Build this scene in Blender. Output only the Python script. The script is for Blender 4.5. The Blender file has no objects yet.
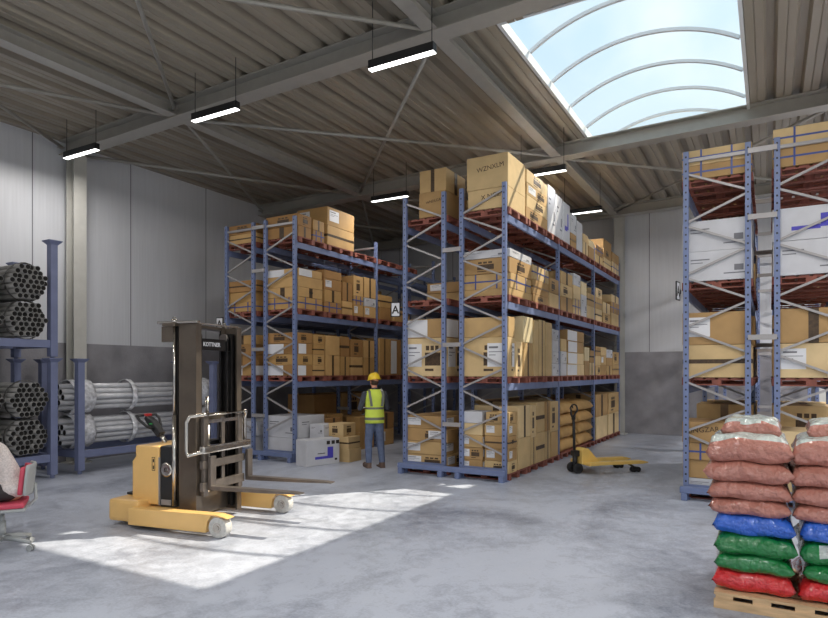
import bpy, bmesh, math, random
from mathutils import Vector, Matrix
random.seed(7)
S = bpy.context.scene
C = S.collection
PI = math.pi
R = math.radians
# ------------------------------------------------------------------ camera
YAW = R(29.8)
cam_d = bpy.data.cameras.new('camera')
cam = bpy.data.objects.new('camera', cam_d); C.objects.link(cam)
cam.location = (0, 0, 1.8)
cam.rotation_euler = (R(90), 0, YAW)
cam_d.sensor_width = 36; cam_d.lens = 36*621/828
cam_d.shift_y = 63/828
cam_d.clip_end = 300
S.camera = cam
# ------------------------------------------------------------------ view
S.view_settings.view_transform = 'Standard'; S.view_settings.look = 'None'
S.view_settings.exposure = 0.1; S.view_settings.gamma = 1; S.view_settings.use_curve_mapping = False
S.cycles.use_denoising = True
S.cycles.max_bounces = 7; S.cycles.diffuse_bounces = 4; S.cycles.transparent_max_bounces = 12
S.cycles.sample_clamp_indirect = 6
# ------------------------------------------------------------------ world
W = bpy.data.worlds.new('sky'); S.world = W; W.use_nodes = True
nt = W.node_tree; N = nt.nodes; L = nt.links
bg = N['Background']
tc = N.new('ShaderNodeTexCoord')
sep = N.new('ShaderNodeSeparateXYZ'); L.new(tc.outputs['Generated'], sep.inputs[0])
rmp = N.new('ShaderNodeValToRGB'); L.new(sep.outputs['Z'], rmp.inputs[0])
rmp.color_ramp.elements[0].position = 0.0; rmp.color_ramp.elements[0].color = (.72, .78, .82, 1)
rmp.color_ramp.elements[1].position = .75; rmp.color_ramp.elements[1].color = (.43, .68, .84, 1)
no = N.new('ShaderNodeTexNoise'); no.inputs['Scale'].default_value = 3.2; no.inputs['Detail'].default_value = 5
L.new(tc.outputs['Generated'], no.inputs['Vector'])
r2 = N.new('ShaderNodeValToRGB'); L.new(no.outputs[0], r2.inputs[0])
r2.color_ramp.elements[0].position = .5; r2.color_ramp.elements[1].position = .74
mx = N.new('ShaderNodeMix'); mx.data_type = 'RGBA'
L.new(r2.outputs[0], mx.inputs[0]); L.new(rmp.outputs[0], mx.inputs[6]); mx.inputs[7].default_value = (.9, .93, .95, 1)
L.new(mx.outputs[2], bg.inputs[0]); bg.inputs[1].default_value = 1.12
# ------------------------------------------------------------------ sun
sd = bpy.data.lights.new('sun', 'SUN'); sd.energy = 7.0; sd.angle = R(.6); sd.color = (1, .90, .73)
so = bpy.data.objects.new('sun', sd); C.objects.link(so)
SUNV = Vector((.553, .67, 1)).normalized()
so.rotation_euler = SUNV.to_track_quat('Z', 'Y').to_euler()
so.location = (10, 12, 20)
LAMP_W = 50.0
# ================================================================== materials
def sr(r, g, b):
    f = lambda c: (c/255/12.92) if c/255 <= .04045 else ((c/255+.055)/1.055)**2.4
    return (f(r), f(g), f(b), 1)
MATS = {}
def mat(name, col, rough=.5, metal=0, noise=0, nscale=6, bump=0, bscale=40, coat=0, spec=.5, stretch=None):
    if name in MATS: return MATS[name]
    m = bpy.data.materials.new(name); m.use_nodes = True
    n = m.node_tree.nodes; l = m.node_tree.links; b = n['Principled BSDF']
    b.inputs['Base Color'].default_value = col; b.inputs['Roughness'].default_value = rough
    b.inputs['Metallic'].default_value = metal; b.inputs['Coat Weight'].default_value = coat
    b.inputs['Specular IOR Level'].default_value = spec
    if noise or bump:
        t = n.new('ShaderNodeTexCoord'); mp = n.new('ShaderNodeMapping'); l.new(t.outputs['Object'], mp.inputs[0])
        if stretch: mp.inputs['Scale'].default_value = stretch
        oi = n.new('ShaderNodeObjectInfo')
        ad = n.new('ShaderNodeVectorMath'); ad.operation = 'ADD'; l.new(mp.outputs[0], ad.inputs[0])
        ml = n.new('ShaderNodeMath'); ml.operation = 'MULTIPLY'; ml.inputs[1].default_value = 37; l.new(oi.outputs['Random'], ml.inputs[0])
        l.new(ml.outputs[0], ad.inputs[1])
    if noise:
        x = n.new('ShaderNodeTexNoise'); x.inputs['Scale'].default_value = nscale; x.inputs['Detail'].default_value = 5
        l.new(ad.outputs[0], x.inputs['Vector'])
        mr = n.new('ShaderNodeMapRange'); mr.inputs[1].default_value = .3; mr.inputs[2].default_value = .7
        mr.inputs[3].default_value = 1-noise; mr.inputs[4].default_value = 1+noise; l.new(x.outputs[0], mr.inputs[0])
        mm = n.new('ShaderNodeVectorMath'); mm.operation = 'MULTIPLY'; mm.inputs[0].default_value = col[:3]
        l.new(mr.outputs[0], mm.inputs[1]); l.new(mm.outputs[0], b.inputs['Base Color'])
    if bump:
        x = n.new('ShaderNodeTexNoise'); x.inputs['Scale'].default_value = bscale; x.inputs['Detail'].default_value = 3
        l.new(ad.outputs[0], x.inputs['Vector'])
        bp = n.new('ShaderNodeBump'); bp.inputs['Strength'].default_value = bump; bp.inputs['Distance'].default_value = .05 if name.startswith('bag') else .02
        l.new(x.outputs[0], bp.inputs['Height']); l.new(bp.outputs[0], b.inputs['Normal'])
    MATS[name] = m; return m
def emis(name, col, st):
    m = bpy.data.materials.new(name); m.use_nodes = True; b = m.node_tree.nodes['Principled BSDF']
    b.inputs['Base Color'].default_value = col
    b.inputs['Emission Color'].default_value = col; b.inputs['Emission Strength'].default_value = st; MATS[name] = m; return m

BLUE = sr(108, 121, 158)
M_blue = mat('blue_paint', BLUE, .45, noise=.06, nscale=9)
M_blue2 = mat('stillage_blue', sr(112, 119, 150), .5, noise=.08, nscale=5)
M_galv = mat('galvanised_brace', sr(158, 154, 154), .4, .2, noise=.06)
M_pal = mat('red_brown_timber', sr(134, 78, 66), .7, noise=.22, nscale=5, stretch=(4, 1, 1), bump=.2)
M_palraw = mat('raw_timber', sr(206, 172, 132), .75, noise=.18, nscale=6, stretch=(1, 6, 6), bump=.25)
KR = [mat('kraft_card_%d' % i, sr(*c), .72, noise=.09, nscale=4, bump=.06, bscale=18) for i, c in enumerate(
    [(198, 170, 124), (184, 152, 104), (210, 184, 140), (168, 134, 88), (188, 148, 90), (178, 140, 86), (158, 118, 70), (194, 156, 102)])]
M_white = mat('white_card', sr(192, 192, 197), .55, noise=.06, nscale=5)
M_cream = mat('cream_card', sr(214, 196, 156), .6, noise=.08, nscale=4)
M_label = mat('label_paper', sr(216, 216, 220), .5, noise=.03)
M_grp = mat('grey_print', sr(112, 112, 118), .6)
M_ink = mat('black_ink', sr(44, 38, 34), .6)
M_tape = mat('brown_tape', sr(112, 84, 52), .3, noise=.2, nscale=14)
M_dtape = mat('dark_print', sr(70, 52, 34), .55, noise=.35, nscale=22)
M_strap = mat('blue_strap', sr(60, 78, 140), .4)
M_bprint = mat('violet_print', sr(72, 66, 176), .5)
M_yel = mat('truck_yellow', sr(228, 184, 114), .38, coat=.3, noise=.05, nscale=4)
M_yel2 = mat('jack_yellow', sr(234, 196, 110), .42, coat=.2, noise=.06)
M_blk = mat('black_plastic', sr(36, 36, 38), .42)
M_mast = mat('dark_mast_steel', sr(112, 102, 92), .3, .7, noise=.15, nscale=4)
M_mastd = mat('black_mast_steel', sr(40, 38, 38), .3, .5, noise=.2)
M_chrome = mat('worn_chrome', sr(196, 190, 182), .18, 1, noise=.12, nscale=20)
M_fork = mat('fork_steel', sr(120, 112, 106), .35, .7, noise=.2)
M_tyre = mat('pale_tyre', sr(190, 188, 184), .6, noise=.15, nscale=25)
M_rub = mat('black_rubber', sr(30, 30, 32), .7)
M_beam = mat('grey_steel', sr(160, 156, 149), .36, .05, noise=.05)
M_col = mat('column_paint', sr(186, 184, 178), .5, noise=.05)
M_pipe = mat('pipe_plastic', sr(186, 186, 190), .34, .15, noise=.12, nscale=8)
M_pipe2 = mat('pipe_plastic_grey', sr(138, 136, 134), .42, .1, noise=.25, nscale=6)
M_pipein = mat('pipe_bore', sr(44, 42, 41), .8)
M_film = mat('crumpled_film', sr(214, 214, 218), .2, .1, noise=.35, nscale=14, bump=1.0, bscale=16)
M_darkfilm = mat('shrink_film', sr(92, 90, 88), .25, noise=.2, bump=.4)
M_red = mat('chair_red', sr(196, 72, 92), .6, bump=.1)
M_cgrey = mat('chair_shell', sr(158, 160, 160), .45)
M_skin = mat('skin', sr(214, 150, 122), .5)
M_shirt = mat('marl_shirt', sr(206, 196, 192), .85, noise=.2, nscale=60)
M_trk = mat('black_trousers', sr(50, 44, 46), .8)
M_jean = mat('blue_denim', sr(92, 104, 132), .85, noise=.18, nscale=14)
M_hiviz = mat('hiviz_fabric', sr(206, 224, 84), .7, noise=.08)
M_reflect = mat('reflective_band', sr(110, 112, 104), .4)
M_dshirt = mat('charcoal_sleeves', sr(62, 64, 74), .85)
M_helmet = mat('helmet_yellow', sr(236, 200, 50), .3, coat=.4)
M_shoe = mat('brown_boot', sr(96, 76, 66), .7)
M_hair = mat('dark_hair', sr(60, 42, 32), .7)
M_red_l = mat('red_button', sr(200, 50, 50), .4)
M_grn_l = mat('green_button', sr(60, 190, 90), .4)
M_led = emis('led_diffuser', (1, 1, .98, 1), 4)
BAGC = {'brown': mat('bag_brown', sr(176, 116, 102), .17, coat=.6, noise=.08, nscale=7, bump=1.0, bscale=10, stretch=(1, 1.6, 1.6)),
        'blue': mat('bag_blue', sr(44, 96, 196), .17, coat=.6, noise=.1, nscale=6, bump=1.0, bscale=10, stretch=(1, 1.6, 1.6)),
        'green': mat('bag_green', sr(20, 116, 56), .17, coat=.6, noise=.12, nscale=6, bump=1.0, bscale=10, stretch=(1, 1.6, 1.6)),
        'red': mat('bag_red', sr(206, 40, 44), .17, coat=.6, noise=.1, nscale=6, bump=1.0, bscale=10, stretch=(1, 1.6, 1.6)),
        'pale': mat('bag_pale_panel', sr(184, 192, 186), .2, coat=.5, noise=.12, nscale=9, bump=1.0, bscale=10, stretch=(1, 1.6, 1.6))}

def perforated():
    m = mat('perforated_blue', BLUE, .42, noise=.05, nscale=9)
    n = m.node_tree.nodes; l = m.node_tree.links; b = n['Principled BSDF']
    t = n.new('ShaderNodeTexCoord'); s = n.new('ShaderNodeSeparateXYZ'); l.new(t.outputs['Object'], s.inputs[0])
    def M(op, a, c=None):
        q = n.new('ShaderNodeMath'); q.operation = op
        for i, v in enumerate([a, c]):
            if v is None: continue
            if isinstance(v, (int, float)): q.inputs[i].default_value = v
            else: l.new(v, q.inputs[i])
        return q.outputs[0]
    zz = M('ABSOLUTE', M('SUBTRACT', M('FRACT', M('MULTIPLY', s.outputs['Z'], 10.0)), .5))
    zok = M('LESS_THAN', zz, .13)
    ax = M('ABSOLUTE', s.outputs['X']); ay = M('ABSOLUTE', s.outputs['Y'])
    ok = M('MULTIPLY', zok, M('MULTIPLY', M('LESS_THAN', ax, .0115), M('LESS_THAN', .02, ay)))
    src = b.inputs['Base Color'].links[0].from_socket
    mxx = n.new('ShaderNodeMix'); mxx.data_type = 'RGBA'
    l.new(ok, mxx.inputs[0]); l.new(src, mxx.inputs[6]); mxx.inputs[7].default_value = (.01, .011, .016, 1)
    l.new(mxx.outputs[2], b.inputs['Base Color'])
    return m
M_perf = perforated()

def concrete():
    m = bpy.data.materials.new('polished_concrete'); m.use_nodes = True
    n = m.node_tree.nodes; l = m.node_tree.links; b = n['Principled BSDF']
    t = n.new('ShaderNodeTexCoord')
    def noise(sc, det, dist=0, st=(1, 1, 1), rot=0):
        mp = n.new('ShaderNodeMapping'); mp.inputs['Scale'].default_value = st; mp.inputs['Rotation'].default_value = (0, 0, rot)
        l.new(t.outputs['Object'], mp.inputs[0])
        x = n.new('ShaderNodeTexNoise'); x.inputs['Scale'].default_value = sc; x.inputs['Detail'].default_value = det
        x.inputs['Distortion'].default_value = dist; x.inputs['Roughness'].default_value = .62
        l.new(mp.outputs[0], x.inputs['Vector']); return x.outputs[0]
    a = noise(.55, 8, .8, (1, .6, 1), .5); c = noise(5, 10, 1.2); e = noise(42, 4)
    def add(p, q, w):
        ma = n.new('ShaderNodeMath'); ma.operation = 'MULTIPLY_ADD'; l.new(q, ma.inputs[0]); ma.inputs[1].default_value = w; l.new(p, ma.inputs[2]); return ma.outputs[0]
    s = add(add(a, c, .5), e, .3)
    r = n.new('ShaderNodeValToRGB'); l.new(s, r.inputs[0])
    r.color_ramp.elements[0].position = .66; r.color_ramp.elements[0].color = sr(112, 117, 131)
    r.color_ramp.elements[1].position = 1.22; r.color_ramp.elements[1].color = sr(182, 187, 200)
    l.new(r.outputs[0], b.inputs['Base Color'])
    rr = n.new('ShaderNodeMapRange'); l.new(c, rr.inputs[0]); rr.inputs[1].default_value = .3; rr.inputs[2].default_value = .7
    rr.inputs[3].default_value = .3; rr.inputs[4].default_value = .5; l.new(rr.outputs[0], b.inputs['Roughness'])
    bp = n.new('ShaderNodeBump'); bp.inputs['Strength'].default_value = .06; l.new(s, bp.inputs['Height']); l.new(bp.outputs[0], b.inputs['Normal'])
    b.inputs['Specular IOR Level'].default_value = .55
    return m
M_floor = concrete()

def panel_wall(off, nm):
    # light grey sandwich panels with thin vertical seams, fine ribs
    m = bpy.data.materials.new(nm); m.use_nodes = True
    n = m.node_tree.nodes; l = m.node_tree.links; b = n['Principled BSDF']
    t = n.new('ShaderNodeTexCoord'); s = n.new('ShaderNodeSeparateXYZ'); l.new(t.outputs['Object'], s.inputs[0])
    def M(op, a, c=None):
        q = n.new('ShaderNodeMath'); q.operation = op
        for i, v in enumerate([a, c]):
            if v is None: continue
            if isinstance(v, (int, float)): q.inputs[i].default_value = v
            else: l.new(v, q.inputs[i])
        return q.outputs[0]
    u = M('ADD', s.outputs['X'], s.outputs['Y'])
    seam = M('LESS_THAN', M('FRACT', M('ADD', M('DIVIDE', u, 2.1), off)), .010)
    x = n.new('ShaderNodeTexNoise'); x.inputs['Scale'].default_value = 3
    mp = n.new('ShaderNodeMapping'); mp.inputs['Scale'].default_value = (6, 6, .35); l.new(t.outputs['Object'], mp.inputs[0]); l.new(mp.outputs[0], x.inputs['Vector'])
    mr = n.new('ShaderNodeMapRange'); l.new(x.outputs[0], mr.inputs[0]); mr.inputs[3].default_value = .93; mr.inputs[4].default_value = 1.07
    vm = n.new('ShaderNodeVectorMath'); vm.operation = 'MULTIPLY'; vm.inputs[0].default_value = sr(202, 203, 208)[:3]; l.new(mr.outputs[0], vm.inputs[1])
    mxx = n.new('ShaderNodeMix'); mxx.data_type = 'RGBA'; l.new(seam, mxx.inputs[0]); l.new(vm.outputs[0], mxx.inputs[6]); mxx.inputs[7].default_value = sr(110, 112, 118)
    l.new(mxx.outputs[2], b.inputs['Base Color']); b.inputs['Roughness'].default_value = .42
    wv = n.new('ShaderNodeMath'); wv.operation = 'SINE'; l.new(M('MULTIPLY', u, 90), wv.inputs[0])
    bp = n.new('ShaderNodeBump'); bp.inputs['Strength'].default_value = .05; bp.inputs['Distance'].default_value = .01; l.new(wv.outputs[0], bp.inputs['Height']); l.new(bp.outputs[0], b.inputs['Normal'])
    return m
M_wall = panel_wall(.643, 'grey_wall_panel'); M_wall2 = panel_wall(.438, 'grey_back_wall_panel')
M_dado = mat('dark_concrete_plinth', sr(140, 138, 143), .7, noise=.2, nscale=2.2, bump=.2, bscale=30)
M_deck = mat('roof_sheet', sr(154, 145, 131), .4, .1, noise=.07, nscale=3, stretch=(1, .2, 1))
M_kerb = mat('skylight_kerb', sr(220, 222, 224), .5)

def glassmat():
    m = bpy.data.materials.new('polycarbonate_glazing'); m.use_nodes = True
    n = m.node_tree.nodes; l = m.node_tree.links; n.clear()
    o = n.new('ShaderNodeOutputMaterial'); a = n.new('ShaderNodeBsdfTransparent'); a.inputs[0].default_value = (.97, .99, 1, 1)
    g = n.new('ShaderNodeBsdfGlossy'); g.inputs['Roughness'].default_value = .15
    tl = n.new('ShaderNodeBsdfTranslucent'); tl.inputs[0].default_value = (.95, .97, 1, 1)
    m1 = n.new('ShaderNodeMixShader'); m1.inputs[0].default_value = .03; l.new(a.outputs[0], m1.inputs[1]); l.new(g.outputs[0], m1.inputs[2])
    m2 = n.new('ShaderNodeMixShader'); m2.inputs[0].default_value = .06; l.new(m1.outputs[0], m2.inputs[1]); l.new(tl.outputs[0], m2.inputs[2])
    l.new(m2.outputs[0], o.inputs[0]); return m
M_glass = glassmat()

# ================================================================== mesh helpers
class MB:
    def __init__(s): s.v = []; s.f = []; s.m = []; s.sm = []
    def add(s, vs, fs, mi=0, smooth=False, M=None):
        o = len(s.v)
        s.v += [tuple(M @ Vector(p)) if M else tuple(p) for p in vs]
        for f in fs: s.f.append([i+o for i in f]); s.m.append(mi); s.sm.append(smooth)
        return s
    def box(s, x0, x1, y0, y1, z0, z1, mi=0, ch=0, M=None):
        if ch <= 0:
            vs = [(x, y, z) for x in (x0, x1) for y in (y0, y1) for z in (z0, z1)]
            fs = [(0, 1, 3, 2), (4, 6, 7, 5), (0, 4, 5, 1), (2, 3, 7, 6), (0, 2, 6, 4), (1, 5, 7, 3)]
            return s.add(vs, fs, mi, False, M)
        bm = bmesh.new(); bmesh.ops.create_cube(bm, size=1)
        for v in bm.verts:
            v.co = Vector(((x0+x1)/2+v.co.x*(x1-x0), (y0+y1)/2+v.co.y*(y1-y0), (z0+z1)/2+v.co.z*(z1-z0)))
        bmesh.ops.bevel(bm, geom=bm.edges[:], offset=ch, segments=2, affect='EDGES', profile=.6)
        bm.verts.index_update()
        s.add([v.co[:] for v in bm.verts], [[v.index for v in f.verts] for f in bm.faces], mi, False, M); bm.free(); return s
    def bar(s, a, b, w, h=None, mi=0, up=(0, 0, 1)):
        """rectangular bar from a to b, width w across, height h along up"""
        h = h or w; a = Vector(a); b = Vector(b); d = (b-a).normalized(); u = Vector(up)
        if abs(d.dot(u)) > .99: u = Vector((1, 0, 0))
        sd = d.cross(u).normalized(); u = sd.cross(d).normalized()
        vs = [p+sd*(w/2*i)+u*(h/2*j) for p in (a, b) for i in (-1, 1) for j in (-1, 1)]
        return s.add(vs, [(0, 1, 3, 2), (4, 6, 7, 5), (0, 4, 5, 1), (2, 3, 7, 6), (0, 2, 6, 4), (1, 5, 7, 3)], mi)
    def ibeam(s, a, b, w, h, t=.012, tw=.01, mi=0):
        """I-section from a to b; a,b are the bottom centre line"""
        a = Vector(a); b = Vector(b); z = Vector((0, 0, 1))
        s.bar(a+z*t/2, b+z*t/2, w, t, mi); s.bar(a+z*(h-t/2), b+z*(h-t/2), w, t, mi); s.bar(a+z*h/2, b+z*h/2, tw, h-2*t, mi); return s
    def cyl(s, a, b, r, n=16, mi=0, r2=None, caps=True, smooth=True):
        a = Vector(a); b = Vector(b); d = (b-a).normalized()
        u = Vector((0, 0, 1)) if abs(d.z) < .9 else Vector((1, 0, 0))
        x = d.cross(u).normalized(); y = d.cross(x)
        r2 = r if r2 is None else r2
        vs = [p+x*(math.cos(2*PI*i/n)*q)+y*(math.sin(2*PI*i/n)*q) for p, q in ((a, r), (b, r2)) for i in range(n)]
        s.add(vs, [(i, (i+1) % n, n+(i+1) % n, n+i) for i in range(n)], mi, smooth)
        if caps: s.add(vs, [list(range(n))[::-1], list(range(n, 2*n))], mi)
        return s
    def pipe(s, a, b, r, ri, n=12, mi=0, mii=1):
        a = Vector(a); b = Vector(b); d = (b-a).normalized()
        u = Vector((0, 0, 1)) if abs(d.z) < .9 else Vector((1, 0, 0))
        x = d.cross(u).normalized(); y = d.cross(x)
        c = lambda p, q: [p+x*(math.cos(2*PI*i/n)*q)+y*(math.sin(2*PI*i/n)*q) for i in range(n)]
        vs = c(a, r)+c(b, r)+c(a, ri)+c(b, ri)
        J = lambda i: (i+1) % n
        s.add(vs, [(i, J(i), n+J(i), n+i) for i in range(n)], mi, True)
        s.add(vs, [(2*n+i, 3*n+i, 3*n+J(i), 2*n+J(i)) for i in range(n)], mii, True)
        s.add(vs, [(i, 2*n+i, 2*n+J(i), J(i)) for i in range(n)]+[(n+i, n+J(i), 3*n+J(i), 3*n+i) for i in range(n)], mi)
        return s
    def tube(s, pts, r, n=10, mi=0, closed=False):
        pts = [Vector(p) for p in pts]; k = len(pts); rings = []
        up = Vector((0, 0, 1))
        for i, p in enumerate(pts):
            if closed: d = (pts[(i+1) % k]-pts[i-1]).normalized()
            else: d = (pts[min(i+1, k-1)]-pts[max(i-1, 0)]).normalized()
            if abs(d.dot(up)) > .97: uu = Vector((1, 0, 0)) if abs(d.x) < .9 else Vector((0, 1, 0))
            else: uu = up
            if i and rings: 
                x = px - d*px.dot(d); x.normalize()
            else: x = d.cross(uu).normalized()
            px = x; y = d.cross(x)
            rr = r[i] if isinstance(r, (list, tuple)) else r
            rings.append([p+x*(math.cos(2*PI*j/n)*rr)+y*(math.sin(2*PI*j/n)*rr) for j in range(n)])
        vs = [q for g in rings for q in g]; fs = []
        for i in range(k if closed else k-1):
            a0 = i*n; b0 = ((i+1) % k)*n
            fs += [(a0+j, a0+(j+1) % n, b0+(j+1) % n, b0+j) for j in range(n)]
        s.add(vs, fs, mi, True)
        if not closed: s.add(vs, [list(range(n))[::-1], list(range((k-1)*n, k*n))], mi)
        return s
    def lathe(s, prof, n=24, mi=0, M=None, smooth=True):
        vs = [(r*math.cos(2*PI*i/n), r*math.sin(2*PI*i/n), z) for r, z in prof for i in range(n)]
        fs = [(k*n+i, k*n+(i+1) % n, (k+1)*n+(i+1) % n, (k+1)*n+i) for k in range(len(prof)-1) for i in range(n)]
        s.add(vs, fs, mi, smooth, M)
        s.add(vs, [list(range(n))[::-1], list(range((len(prof)-1)*n, len(prof)*n))], mi, False, M); return s
    def loft(s, rings, mi=0, smooth=True, caps=True):
        n = len(rings[0]); vs = [q for g in rings for q in g]
        for k in range(len(rings)-1):
            m_ = mi[k] if isinstance(mi, (list, tuple)) else mi
            s.add(vs, [(k*n+i, k*n+(i+1) % n, (k+1)*n+(i+1) % n, (k+1)*n+i) for i in range(n)], m_, smooth)
        if caps:
            m0 = mi[0] if isinstance(mi, (list, tuple)) else mi
            s.add(vs, [list(range(n))[::-1], list(range((len(rings)-1)*n, len(rings)*n))], m0)
        return s
    def ell(s, c, r, mi=0, n=16, M=None):
        vs = []; fs = []; k = n//2
        for i in range(k+1):
            th = PI*i/k
            for j in range(n):
                ph = 2*PI*j/n
                vs.append((c[0]+r[0]*math.sin(th)*math.cos(ph), c[1]+r[1]*math.sin(th)*math.sin(ph), c[2]+r[2]*math.cos(th)))
        for i in range(k):
            for j in range(n): fs.append((i*n+j, (i+1)*n+j, (i+1)*n+(j+1) % n, i*n+(j+1) % n))
        return s.add(vs, fs, mi, True, M)
    def prism(s, poly, y0, y1, mi=0, M=None):
        """poly in XZ extruded along Y"""
        n = len(poly); vs = [(x, y0, z) for x, z in poly]+[(x, y1, z) for x, z in poly]
        return s.add(vs, [list(range(n)), list(range(n, 2*n))[::-1]]+[(i, n+i, n+(i+1) % n, (i+1) % n) for i in range(n)], mi, False, M)
    def mesh(s, name, mats):
        me = bpy.data.meshes.new(name); me.from_pydata(s.v, [], s.f); me.update()
        for m in (mats if isinstance(mats, (list, tuple)) else [mats]): me.materials.append(m)
        me.polygons.foreach_set('material_index', s.m); me.polygons.foreach_set('use_smooth', s.sm)
        bm = bmesh.new(); bm.from_mesh(me); bmesh.ops.remove_doubles(bm, verts=bm.verts, dist=1e-6)
        bmesh.ops.recalc_face_normals(bm, faces=bm.faces); bm.to_mesh(me); bm.free()
        return me
    def build(s, name, mats, parent=None, loc=(0, 0, 0), rot=(0, 0, 0)):
        return link(name, s.mesh(name, mats), parent, loc, rot)
def link(name, me, parent=None, loc=(0, 0, 0), rot=(0, 0, 0)):
    o = bpy.data.objects.new(name, me); C.objects.link(o); o.location = loc; o.rotation_euler = rot
    if parent: o.parent = parent
    return o
def thing(name, label, cat, loc=(0, 0, 0), rz=0, group=None):
    o = bpy.data.objects.new(name, None); C.objects.link(o); o.location = loc; o.rotation_euler = (0, 0, rz)
    return tag(o, label, cat, group)
def tag(o, label, cat, group=None, kind=None):
    o['label'] = label; o['category'] = cat
    if group: o['group'] = group
    if kind: o['kind'] = kind
    return o
def struct(o, label=None, cat=None):
    o['kind'] = 'structure'
    if label: o['label'] = label
    if cat: o['category'] = cat
    return o
def mod_bevel(o, w, seg=2):
    b = o.modifiers.new('bevel', 'BEVEL'); b.width = w; b.segments = seg; b.limit_method = 'ANGLE'; b.angle_limit = R(40)
    return o
_tc = {}
def text_mesh(txt, size, mt, bold=0, ext=.001):
    key = (txt, size, mt.name)
    if key in _tc: return _tc[key]
    cu = bpy.data.curves.new('lettering', 'FONT'); cu.body = txt; cu.size = size; cu.align_x = 'CENTER'; cu.align_y = 'CENTER'
    cu.extrude = ext; cu.offset = bold; cu.resolution_u = 2
    ob = bpy.data.objects.new('lettering_source', cu); C.objects.link(ob)
    dg = bpy.context.evaluated_depsgraph_get(); me = bpy.data.meshes.new_from_object(ob.evaluated_get(dg))
    bpy.data.objects.remove(ob); bpy.data.curves.remove(cu)
    me.materials.clear(); me.materials.append(mt); me.name = 'lettering'; _tc[key] = me
    return me
def remesh(o, vox, it=4):
    r = o.modifiers.new('fuse', 'REMESH'); r.mode = 'VOXEL'; r.voxel_size = vox; r.use_smooth_shade = True
    s = o.modifiers.new('smooth', 'SMOOTH'); s.factor = .5; s.iterations = it
    return o

# ================================================================== building shell
XL, XR, YB, YF = -12.2, 9.0, 18.9, -5.0
SLOPE = .02
def RZ(x): return 6.10+SLOPE*(x+11.4)          # underside of the main roof beams
BH = .29                                        # roof beam height
DECK = BH                                       # deck underside above RZ
MB().box(XL-.3, XR+.3, YF-1, YB+.3, -.2, 0).build('floor', M_floor)['kind'] = 'structure'
DZ = 2.38
struct(MB().box(XL-.2, XL, YF, YB+.2, DZ, 6.9).build('wall_left', M_wall))
struct(MB().box(XL-.2, XL+.012, YF, YB+.2, 0, DZ).build('baseboard_left', M_dado))
struct(MB().box(XL, XR, YB, YB+.2, DZ, 7.1).build('wall_back', M_wall2))
struct(MB().box(XL+.012, XR, YB-.012, YB+.2, 0, DZ).build('baseboard_back', M_dado))
mb = MB()                                      # unseen right wall; its openings are added to let daylight in
mb.box(XR, XR+.2, YF, YB+.2, 5.0, 7.1)
for ya, yb in ((-5, -3.6), (1.2, 2.2), (7.4, 8.6), (13.6, 14.4), (18.2, 19.1)): mb.box(XR, XR+.2, ya, yb, 0, 5.0)
struct(mb.build('wall_right', M_wall))
struct(MB().box(-60, 60, -60, 60, -.5, -.21).build('ground', mat('yard_bounce_slab', sr(190, 188, 182), .8, noise=.1, nscale=.6)))  # outside slab added to bounce sunlight in through the openings

mb = MB(); mb.box(XL-.2, XR+.2, YF-.2, YF, 4.6, 7.1).box(XL-.2, -5.2, YF-.2, YF, 0, 4.6).box(-.6, 1.2, YF-.2, YF, 0, 4.6).box(7.6, XR+.2, YF-.2, YF, 0, 4.6)  # unseen front wall with doorways, added to darken the left ceiling
struct(mb.build('wall_front', M_wall2))
# roof deck: trapezoidal sheets, ribs along Y, with openings for skylights
SKY = [(-3.2, -.36, 8.0, 13.6), (-3.2, -.36, -4.0, 1.2), (5.2, 8.7, 8.0, 13.6), (5.2, 8.7, -4.0, 1.2)]  # only the first is in view; the rest are added for daylight
def deck():
    mb = MB(); P = .40; t = .10
    prof = [(0, 0), (.10, 0), (.112, .014), (.124, 0), (.225, 0), (.262, t), (.362, t)]       # low flange, web, high flange, web
    xs = []
    x = XL-.1
    k = 0
    while x < XR+.2:
        for px, pz in prof: xs.append((x+px, pz))
        x += P
    def strip(pts, y0, y1):
        vs = [(x, y, RZ(x)+DECK+z+dz) for dz in (0, .012) for y in (y0, y1) for x, z in pts]
        n = len(pts)
        fs = [(i, i+1, n+i+1, n+i) for i in range(n-1)]
        fs += [(2*n+i, 3*n+i, 3*n+i+1, 2*n+i+1) for i in range(n-1)]
        fs += [(i, 2*n+i, 2*n+i+1, i+1) for i in range(n-1)]+[(n+i, n+i+1, 3*n+i+1, 3*n+i) for i in range(n-1)]
        mb.add(vs, fs)
    ycuts = sorted({YF, YB+.2}|{s[2] for s in SKY}|{s[3] for s in SKY})
    def clip(a, b):
        out = []
        for i in range(len(xs)-1):
            (xa, za), (xb, zb) = xs[i], xs[i+1]
            if xb <= a or xa >= b: continue
            f = lambda q: za+(zb-za)*(q-xa)/(xb-xa)
            l_, r_ = max(xa, a), min(xb, b)
            if not out: out.append((l_, f(l_)))
            out.append((r_, f(r_)))
        return out
    for y0, y1 in zip(ycuts, ycuts[1:]):
        holes = sorted((s[0], s[1]) for s in SKY if s[2] <= y0 and s[3] >= y1)
        a = XL-.1
        for h in holes: strip(clip(a, h[0]), y0, y1); a = h[1]
        strip(clip(a, XR+.2), y0, y1)
    return mb.build('ceiling', M_deck)
struct(deck())
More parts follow.
